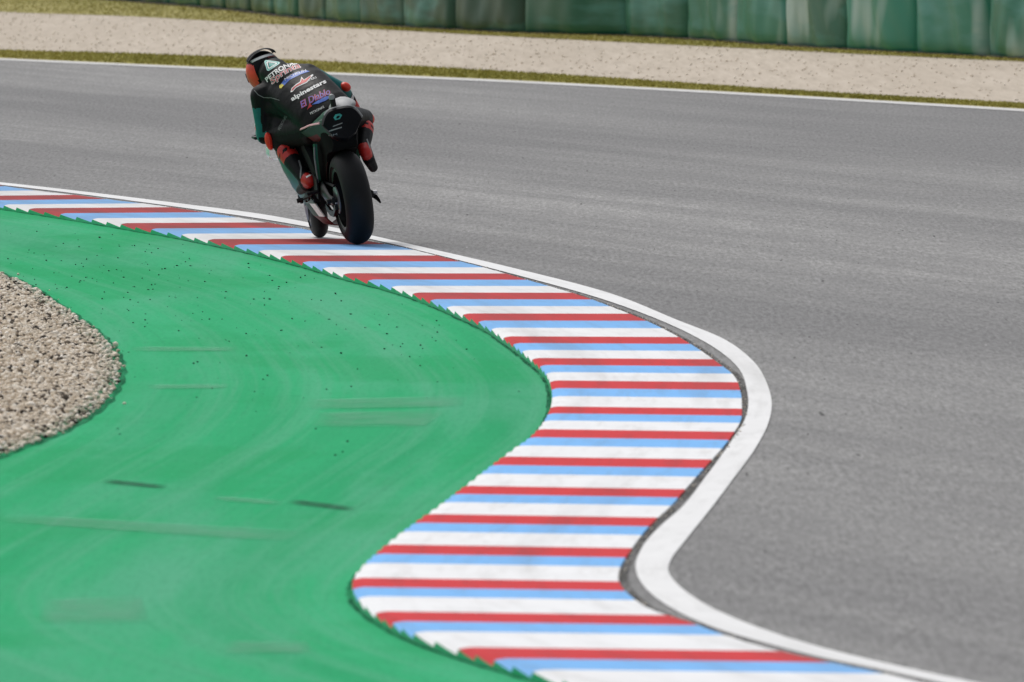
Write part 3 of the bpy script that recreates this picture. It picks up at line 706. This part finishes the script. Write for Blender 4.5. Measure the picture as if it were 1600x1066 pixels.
# tank, fairing, screen
tk = [(.46, .13, .92, .80), (.58, .165, .965, .76), (.72, .18, .985, .74), (.88, .175, .975, .74), (1.02, .14, .93, .76), (1.08, .08, .90, .80)]
part('fuel_tank', loft([[Vector((w * math.copysign(abs(math.cos(a)) ** .7, math.cos(a)), y, (zt + zb) / 2 + (zt - zb) / 2 * math.copysign(abs(math.sin(a)) ** .8, math.sin(a)))) for a in [2 * math.pi * k / 24 for k in range(24)]] for y, w, zt, zb in tk]), M['f_black'])
LZ = [.115, .13, .20, .30, .42, .54, .66, .76, .86, .93]
LW = [.012, .075, .135, .180, .235, .272, .290, .29, .265, .19]
LR = [.50, .50, .53, .58, .66, .74, .80, .86, .93, 1.0]
LF = [.98, 1.02, 1.10, 1.16, 1.22, 1.28, 1.36, 1.44, 1.48, 1.46]
def fair_pt(sx, j, s):
    y = LR[j] + (LF[j] - LR[j]) * s
    fr = .72 if j < 5 else .32
    w = LW[j] * (.90 + .10 * math.sin(min(1, s / .45) * math.pi / 2)) if s < .45 else LW[j] * (1 - (1 - fr) * ((s - .45) / .55) ** 1.8)
    return Vector((sx * w, y, LZ[j]))
SS = np.linspace(0, 1, 13)
def side(sx, j0, j1): return loft([[fair_pt(sx, j, s) for s in SS] for j in range(j0, j1 + 1)], False)
Vb = loft([[fair_pt(-1, j, s) for s in SS] for j in range(3, -1, -1)] + [[fair_pt(1, j, s) for s in SS] for j in range(0, 4)], False)
bp = part('belly_pan', Vb, [M['f_white'], M['f_red'], M['f_green']], None, 40, solid=.008)
for p in bp.data.polygons:
    c = p.center; p.material_index = 2 if c.z > .22 and c.y > .68 else (1 if (c.z < .17) else 0)
for sx in (-1, 1):
    f = part('side_fairing', side(sx, 3, 8), [M['f_green2'], M['f_teal'], M['f_black'], M['f_white'], M['f_red']], None, 40, solid=.007)
    for p in f.data.polygons:
        c = p.center; s_ = c.y - np.interp(c.z, LZ, LR)
        p.material_index = 3 if c.z < .35 and s_ < .06 else (4 if c.z < .33 else (0 if c.z < .70 else (2 if c.z < .78 else 1)))
    part('winglet', loft([[Vector((sx * (x + .0), y + dy, z + dz)) for dy, dz in ((-.06, -.002), (0, .006), (.07, .002), (0, -.006))] for x, y, z in ((.275, 1.12, .74), (.31, 1.10, .735), (.338, 1.09, .72), (.346, 1.09, .68), (.335, 1.10, .645), (.31, 1.13, .63), (.27, 1.14, .625))]), M['f_white'], f)
part('nose_fairing', loft([[fair_pt(-1, j, s) for s in SS[5:]] + [fair_pt(1, j, s) for s in SS[5:][::-1]] for j in (7, 8, 9)], False), M['f_teal'], None, 50, solid=.006)
part('windscreen', loft([[Vector((w * math.sin(t), y + .03 * math.cos(t), z + .05 * math.cos(t))) for t in np.linspace(-1.4, 1.4, 13)] for y, z, w in ((1.43, .92, .12), (1.34, .98, .15), (1.24, 1.04, .16), (1.16, 1.06, .155))], False), M['visor'], None, 60, solid=.003)
# front end
for sx in (-1, 1):
    fk = part('fork_leg', merge(tube([(sx * .105, 1.40, .30), (sx * .105, 1.30, .58)], .024, 12), tube([(sx * .105, 1.30, .58), (sx * .105, 1.19, .88)], .029, 12), box((sx * .105, 1.43, .30), (.03, .07, .07), None, .008)), M['darkmetal'])
    part('brake_caliper', box((sx * .098, 1.325, .375), (.05, .06, .11), Matrix.Rotation(R(20), 3, 'X'), .01), M['alu'], fk)
    hb = part('handlebar', merge(tube([(sx * .105, 1.15, .85), (sx * .20, 1.11, .835), (sx * .355, 1.02, .815)], .014, 10), tube([(sx * .23, 1.095, .83), (sx * .365, 1.015, .812)], .019, 12)), M['rubber'])
    part('brake_lever' if sx > 0 else 'clutch_lever', tube([(sx * .20, 1.14, .83), (sx * .28, 1.15, .82), (sx * .37, 1.09, .81)], [.008, .007, .006], 8), M['alu'], hb)
    part('lever_guard', tube([(sx * .37, 1.01, .812), (sx * .425, 1.02, .81), (sx * .43, 1.10, .815), (sx * .37, 1.18, .82), (sx * .33, 1.21, .82)], [.013, .015, .011, .009, .008], 8), M['carbon'], hb)
part('front_mudguard', loft([[Vector((.066 * math.sin(t), 1.42 + (.315 - .03 * (1 - math.cos(t))) * math.cos(a), .30 + (.315 - .03 * (1 - math.cos(t))) * math.sin(a))) for t in np.linspace(-1.5, 1.5, 11)] for a in [R(x) for x in range(30, 171, 14)]], False), M['f_teal'], None, 60, solid=.003)
part('exhaust', merge(tube([(.10, .72, .22), (.14, .55, .20), (.155, .42, .215), (.16, .34, .235)], [.03, .035, .042, .04], 14)), M['darkmetal'])

# ================================================================== rider
WJ = lambda px, py, fwd: at_depth(px, py, DREAR + fwd)
SEAT = BM @ Vector((-.03, .36, .90))
rider = empty('person', SEAT); tag(rider, 'person in black racing leathers crouched on the motorcycle, hanging off to the left', 'person')
def capsule_spheres(bm, p0, r0, p1, r1, n=None):
    L = (p1 - p0).length; n = n or max(3, int(L / .018))
    for i in range(n + 1):
        t = i / n; bmesh.ops.create_icosphere(bm, subdivisions=2, radius=r0 + (r1 - r0) * t, matrix=Matrix.Translation(p0.lerp(p1, t)))
def chain(bm, pts):
    for (a, ra), (c, rc) in zip(pts[:-1], pts[1:]): capsule_spheres(bm, a, ra, c, rc)
def remeshed(name, bm, voxel, mats, parent, smooth_it=6):
    me = bpy.data.meshes.new('tmp'); bm.to_mesh(me); bm.free()
    o = bpy.data.objects.new('tmp', me); COL.objects.link(o)
    m = o.modifiers.new('r', 'REMESH'); m.mode = 'VOXEL'; m.voxel_size = voxel
    s = o.modifiers.new('s', 'SMOOTH'); s.iterations = smooth_it; s.factor = .5
    dg = bpy.context.evaluated_depsgraph_get(); dg.update()
    out = bpy.data.meshes.new_from_object(o.evaluated_get(dg)); bpy.data.objects.remove(o)
    out.name = name; out.materials.clear()
    for x in mats: out.materials.append(x)
    inv = Vector(SEAT); out.transform(Matrix.Translation(-inv))
    out.polygons.foreach_set('use_smooth', [True] * len(out.polygons)); out.update()
    ob = bpy.data.objects.new(name, out); COL.objects.link(ob); ob.parent = parent
    return ob
J = dict(
    hip=WJ(514, 187, .40), lum=WJ(503, 173, .45), mid=WJ(487, 157, .55), che=WJ(471, 143, .66), upp=WJ(456, 131, .76), nek=WJ(442, 120, .86), head=WJ(414, 109, 1.0),
    shl=WJ(409, 150, .80), shr=WJ(481, 116, .76), ell=WJ(413, 214, .82), elr=WJ(534, 140, .82), hal=WJ(405, 196, 1.03), har=WJ(556, 170, 1.02),
    hpl=WJ(487, 202, .47), hpr=WJ(536, 184, .40), knl=WJ(430, 211, .78), knr=WJ(570, 184, .78), anl=WJ(474, 277, .48), anr=WJ(568, 228, .47))
bm = bmesh.new()
spine = [(J['hip'], .212, .142), (J['lum'], .208, .135), (J['mid'], .212, .135), (J['che'], .220, .134), (J['upp'], .210, .120), (J['nek'], .130, .09)]
LAT = (WJ(545, 168, .4) - WJ(473, 196, .4)).normalized()
# torso as a dense stack of flattened ellipsoids
for i in range(len(spine) - 1):
    (a, wa, ta), (c, wc, tc_) = spine[i], spine[i + 1]
    for k in range(7):
        t = k / 6; p = a.lerp(c, t); w = wa + (wc - wa) * t; th = ta + (tc_ - ta) * t
        S = (spine[min(i + 1, 5)][0] - spine[max(i - 0, 0)][0]).normalized(); L = (LAT - S * LAT.dot(S)).normalized(); Nn = L.cross(S)
        mtx = Matrix((L, S, Nn)).transposed().to_4x4()
        bmesh.ops.create_icosphere(bm, subdivisions=3, radius=1, matrix=Matrix.Translation(p) @ mtx @ Matrix.Diagonal((w, .06, th, 1)))
# aerodynamic hump
chain(bm, [(WJ(423, 113, .91), .100), (WJ(429, 114, .83), .110), (WJ(446, 127, .72), .105), (WJ(466, 145, .60), .08)])
chain(bm, [(WJ(418, 172, .86), .07), (WJ(426, 186, .84), .07), (WJ(440, 196, .74), .08)])
chain(bm, [(WJ(420, 163, .82), .085), (WJ(448, 169, .68), .085), (WJ(474, 182, .56), .09)])
chain(bm, [(J['nek'], .075), (J['head'], .07)])
# arms
chain(bm, [(J['upp'], .10), (J['shl'], .088), (J['shl'].lerp(J['ell'], .5), .070), (J['ell'], .056), (J['ell'].lerp(J['hal'], .35), .054), (J['hal'], .036)])
chain(bm, [(J['upp'], .10), (J['shr'], .080), (J['shr'].lerp(J['elr'], .5), .064), (J['elr'], .054), (J['elr'].lerp(J['har'], .35), .052), (J['har'], .036)])
# legs
chain(bm, [(J['hip'], .12), (J['hpl'], .125), (J['hpl'].lerp(J['knl'], .5), .108), (J['knl'], .076), (J['knl'].lerp(J['anl'], .35), .062), (J['anl'], .045)])
chain(bm, [(J['hip'], .12), (J['hpr'], .105), (J['hpr'].lerp(J['knr'], .5), .085), (J['knr'], .064), (J['knr'].lerp(J['anr'], .35), .062), (J['anr'], .045)])
body = remeshed('body', bm, .011, [M['leather'], M['leather2'], M['teal'], M['red_l'], M['white_l']], rider)
def seg_t(p, a, c):
    d = c - a; t = max(0, min(1, (p - a).dot(d) / d.length_squared)); return t, (p - (a + d * t)).length
for p in body.data.polygons:
    c = p.center + SEAT; m = 0
    tu, du = seg_t(c, J['shl'], J['ell']); tf, df = seg_t(c, J['ell'], J['hal'])
    ru, dru = seg_t(c, J['shr'], J['elr']); rf, drf = seg_t(c, J['elr'], J['har'])
    side_out = (c - J['shl'].lerp(J['ell'], tu)).dot(Vector((-1, .0, .1)))
    if du < .085 and tu > .28 and side_out > .012: m = 2
    if du < .075 and tu > .86: m = 2
    if df < .07 and tf > .1: m = 2 if tf < .5 else 3
    if dru < .085 and ru > .25: m = 2
    if drf < .07 and rf > .30: m = 4 if rf < .45 else (3 if rf > .62 else 1)
    # stretch panels: behind the knee, crotch, lower back concertina
    for a, e in (('hpl', 'knl'), ('hpr', 'knr')):
        t, d = seg_t(c, J[a], J[e])
        if d < .12 and .02 < t and c.z < (J[a].lerp(J[e], t)).z - .02: m = 1
    p.material_index = m
def wpart(name, vf, mats, parent=None, sharp=45, solid=0):
    return part(name, ([Vector(v) - SEAT for v in vf[0]], vf[1]), mats, parent or rider, sharp, solid=solid)
def ell(c, ax, r, n=14, m=10):
    """ellipsoid with axes ax (3 unit vectors) and radii r"""
    vts, fcs = [], []
    for i in range(1, m):
        th = math.pi * i / m
        for k in range(n):
            ph = 2 * math.pi * k / n
            vts.append(c + ax[0] * r[0] * math.sin(th) * math.cos(ph) + ax[1] * r[1] * math.sin(th) * math.sin(ph) + ax[2] * r[2] * math.cos(th))
    for i in range(m - 2):
        for k in range(n): fcs.append((i * n + k, i * n + (k + 1) % n, (i + 1) * n + (k + 1) % n, (i + 1) * n + k))
    t = len(vts); vts += [c + ax[2] * r[2], c - ax[2] * r[2]]
    for k in range(n): fcs.append((t, (k + 1) % n, k)); fcs.append((t + 1, (m - 2) * n + k, (m - 2) * n + (k + 1) % n))
    return vts, fcs
# sliders
X_, Y_, Z_ = Vector((1, 0, 0)), Vector((0, 1, 0)), Vector((0, 0, 1))
def frame_from(d):
    d = d.normalized(); u = d.cross(Z_).normalized(); return (u, d, u.cross(d))
ax = frame_from(Vector((.25, .2, -1)))
wpart('elbow_slider', ell(WJ(420.5, 221, .71), ax, (.028, .068, .03)), M['orange'])
wpart('elbow_slider', ell(WJ(539.5, 136, .79), frame_from(Vector((1, 0, -.4))), (.036, .042, .034)), M['orange'])
wpart('knee_slider', ell(WJ(424, 214, .86), frame_from(Vector((-.4, 1, -.3))), (.05, .055, .05)), M['orange'])
wpart('knee_slider', ell(WJ(575, 186, .80), frame_from(Vector((.4, 1, -.3))), (.045, .06, .05)), M['orange'])
# helmet
HC = WJ(414, 113.5, 1.0)
hf = Vector((-.20, .95, -.24)).normalized(); hl = LAT - hf * LAT.dot(hf); hl.normalize(); hu = hl.cross(hf)
rot = Matrix((hl, hf, hu)).transposed()
def hp(x, y, z): return HC + rot @ Vector((x, y, z))
def shell():
    rings = []; n = 56
    for i in range(1, 40):
        th = math.pi * i / 40; ring = []
        for k in range(n):
            ph = 2 * math.pi * k / n
            x = .131 * math.sin(th) * math.cos(ph); y = .158 * math.sin(th) * math.sin(ph); z = .160 * math.cos(th)
            if z < 0: x *= 1 - .12 * (-z / .148); y *= 1 + (.10 if y > 0 else -.18) * (-z / .148)
            if z < -.145: z = -.145 + (z + .145) * .3
            ring.append(hp(x, y, z))
        rings.append(ring)
    return loft(rings)
hel = wpart('helmet', shell(), [M['f_black'], M['orange'], M['f_white'], M['f_red']])
for p in hel.data.polygons:
    q = rot.transposed() @ (p.center + SEAT - HC)
    m = 0
    if q.x < -.090 and q.y < .085 and -.105 < q.z < .095 + .3 * (q.y + .02) and q.x + .25 * q.y < -.09: m = 1
    if q.x < -.098 and q.y < -.02 and -.13 < q.z + .25 * q.y < -.095: m = 2
    if abs(q.x) < .085 and q.y < -.06 and .088 < q.z < .106: m = 2
    if q.x > .02 and q.y < -.04 and .075 < q.z < .088: m = 3
    p.material_index = m
wpart('visor', loft([[hp(.131 * math.sin(t), .02 + .145 * math.cos(t), z) for t in np.linspace(-1.25, 1.25, 15)] for z in (-.02, .0, .025, .05)], False), M['visor'], hel, 60, solid=.003)
wpart('spoiler', loft([[hp(.105 * math.sin(t) * w, y - .055 * math.cos(t) * w, z - .05 * (1 - math.cos(t))) for t in np.linspace(-1.5, 1.5, 15)] for y, z, w in ((-.0, .162, .98), (-.04, .158, 1.04), (-.065, .147, 1.06))], False), M['f_black'], hel, 60, solid=.004)

# gloves with five fingers closed on the grips
def glove(sx):
    gA = BM @ Vector((sx * .25, 1.083, .827)); gB = BM @ Vector((sx * .355, 1.02, .815)); axg = (gB - gA).normalized()
    wrist = J['hal'] if sx < 0 else J['har']; mid = gA.lerp(gB, .5)
    back = (wrist - mid); back = (back - axg * back.dot(axg)).normalized(); up = axg.cross(back) * (1 if sx < 0 else -1)
    if up.z < 0: up = -up
    bm = bmesh.new()
    chain(bm, [(wrist, .038), (wrist.lerp(mid, .45) + up * .012, .036)])
    for k in range(4):
        r = .0105 if k < 3 else .009; q = gA.lerp(gB, .06 + .28 * k)
        kn = q + back * .030 + up * .020; p1 = q + up * .032 - back * .010; p2 = q - back * .031 + up * .004; p3 = q - back * .015 - up * (.026 if k < 3 else .020)
        chain(bm, [(wrist.lerp(q, .5) + up * .012, .018), (kn, .014), (p1, r), (p2, r), (p3, r * .9)])
    q = gA.lerp(gB, .0)
    chain(bm, [(wrist.lerp(gA, .45), .018), (gA + back * .035 - up * .012 - axg * .008, .013), (q - up * .026 - axg * .012, .011), (q - back * .022 - up * .020 + axg * .006, .010)])
    o = remeshed('glove', bm, .006, [M['leather'], M['red_l'], M['white_l']], rider, 2)
    for p in o.data.polygons:
        d = (p.center + SEAT - wrist).length; p.material_index = 1 if d < .030 else (2 if d < .05 else 0)
    return o
glove(-1); glove(1)

# boots
def boot(kn, an, heel, toe, name):
    bm = bmesh.new(); ax_ = (kn - an).normalized()
    top = an.lerp(kn, .60)
    chain(bm, [(top, .072), (an.lerp(kn, .35), .066), (an, .050), (heel, .046)])
    chain(bm, [(an, .05), (heel.lerp(toe, .45), .046), (toe, .036)])
    chain(bm, [(heel, .044), (heel.lerp(toe, .5), .042), (toe, .036)])
    o = remeshed('boot', bm, .008, [M['leather'], M['red_l'], M['grey_l'], M['white_l'], M['rubber']], rider, 4)
    for p in o.data.polygons:
        c = p.center + SEAT; t = (c - an).dot(ax_) / (kn - an).length
        m = 0
        if t > .68: m = 2
        elif t > .40 and not (.50 < t < .56 and c.y < an.y + .3 and (c.x - an.x) % .05 < .034): m = 1
        elif t < .16 and (c - heel).length < .066: m = 1
        if (c.z < min(heel.z, toe.z) - .028): m = 4
        p.material_index = m
    return o
bl = boot(J['knl'], J['anl'], WJ(484, 283, .42), WJ(470, 297, .60), 'l')
br = boot(J['knr'], J['anr'], WJ(570, 237, .41), WJ(583, 262, .56), 'r')

# ------------------------------------------------------------------ lettering laid onto the suit and tail
def bvh_of(objs):
    V, Fc = [], []
    for o in objs:
        mw = o.matrix_world; 
        base = len(V)
        if o.parent is rider: T = Matrix.Translation(SEAT)
        else: T = BM
        V += [T @ v.co for v in o.data.vertices]; Fc += [tuple(i + base for i in p.vertices) for p in o.data.polygons]
    return BVHTree.FromPolygons(V, Fc)
BV_BODY = bvh_of([body]); BV_TAIL = bvh_of([tail]); BV_BOOT = bvh_of([bl, br]); BV_HEL = bvh_of([hel])
def drop(bv, px, py, lift):
    d = ray(px, py).normalized(); h = bv.ray_cast(CAMP, d)
    if h[0] is None: return None
    nn = h[1] if h[1].dot(d) < 0 else -h[1]
    return h[0] + nn * lift
def lay(name, polys2d, mat, bv, parent, lift=.002):
    """polys2d: (verts px, faces) cut finely and laid on the surface"""
    vts, fcs = polys2d
    bm = bmesh.new(); bv_ = [bm.verts.new((x, y, 0)) for x, y in vts]
    for f in fcs:
        try: bm.faces.new([bv_[i] for i in f])
        except ValueError: pass
    bmesh.ops.triangulate(bm, faces=bm.faces[:])
    for _ in range(3):
        es = [e for e in bm.edges if e.calc_length() > 3.0]
        if not es: break
        bmesh.ops.subdivide_edges(bm, edges=es, cuts=1); bmesh.ops.triangulate(bm, faces=bm.faces[:])
    dead = []
    off = SEAT if parent is not tail else None
    for v in bm.verts:
        p = drop(bv, v.co.x, v.co.y, lift)
        if p is None: dead.append(v)
        else: v.co = (p - SEAT) if off is not None else (BMI @ p)
    bmesh.ops.delete(bm, geom=dead, context='VERTS')
    me = bpy.data.meshes.new(name); bm.to_mesh(me); bm.free(); me.materials.append(mat)
    o = bpy.data.objects.new(name, me); COL.objects.link(o); o.parent = parent
    return o
def text2d(txt, offset=0.0, shear=0.0):
    cu = bpy.data.curves.new('t', 'FONT'); cu.body = txt; cu.size = 1; cu.offset = offset; cu.shear = shear; cu.resolution_u = 3
    o = bpy.data.objects.new('t', cu); COL.objects.link(o); dg = bpy.context.evaluated_depsgraph_get(); dg.update()
    me = bpy.data.meshes.new_from_object(o.evaluated_get(dg)); bpy.data.objects.remove(o)
    v = np.array([q.co[:2] for q in me.vertices]); f = [tuple(p.vertices) for p in me.polygons]
    bpy.data.meshes.remove(me); return v, f
def lettering(name, txt, p0, p1, hpx, mat, bv=None, parent=None, lift=.002, offset=0.0, shear=0.0, bow=0.0, sag=0.0):
    bv = bv or BV_BODY; parent = parent or body
    v, f = text2d(txt, offset, shear); v0, _ = text2d(txt, 0, shear)
    x0, x1 = v0[:, 0].min(), v0[:, 0].max(); cap = max(.01, v0[:, 1].max())
    P0, P1 = np.array(p0, float), np.array(p1, float); D = P1 - P0; Ln = np.hypot(*D); U = np.array([D[1], -D[0]]) / Ln
    t = (v[:, 0] - x0) / (x1 - x0)
    q = P0 + t[:, None] * D + (v[:, 1] / cap * hpx)[:, None] * U + (bow * 4 * t * (1 - t))[:, None] * U
    return lay(name, (q.tolist(), f), mat, bv, parent, lift)
def shape(name, pts, mat, bv=None, parent=None, lift=.002):
    return lay(name, (pts, [tuple(range(len(pts)))]), mat, bv or BV_BODY, parent or body, lift)
def ring_poly(name, outer, inner, mat, **k):
    n = len(outer); return lay(name, (outer + inner, [(i, (i + 1) % n, n + (i + 1) % n, n + i) for i in range(n)]), mat, k.get('bv', BV_BODY), k.get('parent', body), k.get('lift', .004))
# triangular emblem on the hump
def tri(cx, cy, s, k=5):
    base = [(412, 92.5), (437, 96.0), (417, 109.5)]
    gx_, gy_ = 421.5, 99.0; P = [(cx + (x - gx_) * s, cy + (y - gy_) * s) for x, y in base]; out = []
    for i in range(3):
        a, p, c = np.array(P[i - 1]), np.array(P[i]), np.array(P[(i + 1) % 3])
        q0, q1 = p + (a - p) * .22, p + (c - p) * .22
        for t in np.linspace(0, 1, k): out.append(tuple((1 - t) ** 2 * q0 + 2 * t * (1 - t) * p + t * t * q1))
    return out
ring_poly('emblem_border', tri(423, 101, 1.12), tri(423, 101, .92), M['p_lteal'], lift=.002)
ring_poly('emblem_band', tri(423, 101, .92), tri(423, 101, .78), M['p_teal'], lift=.002)
ring_poly('emblem_border', tri(423, 101, .78), tri(423, 101, .52), M['p_white'], lift=.002)
shape('emblem_drop', tri(424, 101.5, .50), M['p_teal'], lift=.002)
lettering('team_lettering', 'PETRONAS', (418, 128.5), (465, 100), 7.0, M['p_white'], offset=.03, bow=3.5)
shape('suit_seam', [(398, 141), (404, 148), (412, 152), (424, 152.5), (437, 156.5), (437, 157.3), (424, 153.4), (412, 153), (403.5, 149), (397.5, 142)], M['p_grey'])
lettering('sponsor_outline', 'Sprinta', (426, 132), (470, 106), 8.5, M['p_white'], offset=.045, shear=.1, bow=3.5)
lettering('sponsor_lettering', 'Sprinta', (426, 132), (470, 106), 8.5, M['p_pink'], lift=.0035, shear=.1, bow=3.5)
shape('sponsor_patch', [(439, 132), (445, 123.5), (460, 114.5), (478, 110), (484, 112), (470, 116.5), (453, 125), (443, 135)], M['p_blue'])
lettering('sponsor_lettering', 'MICHELIN', (446, 126.5), (479, 112.5), 4.0, M['p_white'], lift=.0035, bow=1.5)
shape('sponsor_mascot_patch', [(437, 134), (441, 131), (444, 133.5), (440, 138.5), (437, 138)], M['p_yellow'], lift=.0035)
star_o = [(454, 144.5), (456, 138), (463, 131.5), (469, 128), (471, 120), (475, 125), (488, 116.5), (490, 117.5), (484, 123), (480, 129.5), (473, 132.5), (463, 137.5), (457, 144)]
star_i = [(455.5, 142.5), (457.5, 138), (464, 132.8), (470, 129), (471.6, 123), (474.8, 126.2), (485, 119.3), (485.8, 119.8), (482.5, 123), (479, 128.2), (472.5, 131.2), (462.5, 136.2), (457, 142.2)]
shape('star_outline', star_o, M['p_white'], lift=.002); shape('star_emblem', star_i, M['p_red'], lift=.0035)
lettering('star_lettering', 'STARS', (480, 128.5), (495, 122.5), 3.5, M['p_white'])
lettering('maker_lettering', 'alpinestars', (457, 158), (510, 129.5), 6.2, M['p_white'], offset=.035, bow=1.0)
lettering('nickname_outline', 'El Diablo', (472, 169), (517, 147), 9.5, M['p_pink'], offset=.04, shear=.25, bow=1)
lettering('nickname_lettering', 'El Diablo', (472, 169), (517, 147), 9.5, M['p_blue'], lift=.0035, offset=-.005, shear=.25, bow=1)
shape('lightning_emblem', [(487, 164), (497, 157), (500, 158.5), (508, 151.5), (509, 154), (517, 149), (516, 153), (507, 158.5), (505, 156.5), (498, 162)], M['p_blue'])
shape('red_emblem', [(480, 172), (484, 161), (488, 166), (483, 169)], M['p_red'])
shape('boot_stripe', [(465.5, 251), (468, 250), (471.5, 262), (470.5, 279), (468.5, 279), (469, 262.5)], M['p_grey'], BV_BOOT, bl)
shape('boot_mark', [(478, 276), (490, 270), (490, 272), (479, 278.5)], M['p_white'], BV_BOOT, bl)
shape('boot_stripe', [(572, 218), (574, 217), (579, 232), (577.5, 233)], M['p_grey'], BV_BOOT, br)
lettering('thigh_lettering', 'PETRONAS', (438, 204), (449, 182), 4.2, M['p_grey'])
lettering('thigh_lettering', 'PETRONAS', (486, 179.5), (507, 168.5), 3.5, M['p_white'])
# tail markings
lettering('tail_lettering', 'PETRONAS', (483, 200.5), (504, 188), 2.5, M['p_grey'], BV_TAIL, tail)
shape('tail_emblem', [(521, 184), (524, 179), (531, 177.5), (534.5, 180), (531, 186), (524, 188)], M['p_teal'], BV_TAIL, tail)
shape('tail_emblem_hole', [(525, 184.3), (526.5, 181.5), (530, 180.8), (531, 182), (529, 184.8), (526, 185.8)], M['f_black'], BV_TAIL, tail, .0035)
shape('tail_stripe', [(520, 197), (535, 191.5), (535, 193), (520, 198.5)], M['p_grey'], BV_TAIL, tail)
shape('tail_stripe', [(514, 204), (534, 198), (534, 200), (514, 206)], M['p_grey'], BV_TAIL, tail)
lettering('tail_lettering', 'FIM', (514, 214), (527, 211), 3.0, M['p_grey'], BV_TAIL, tail)
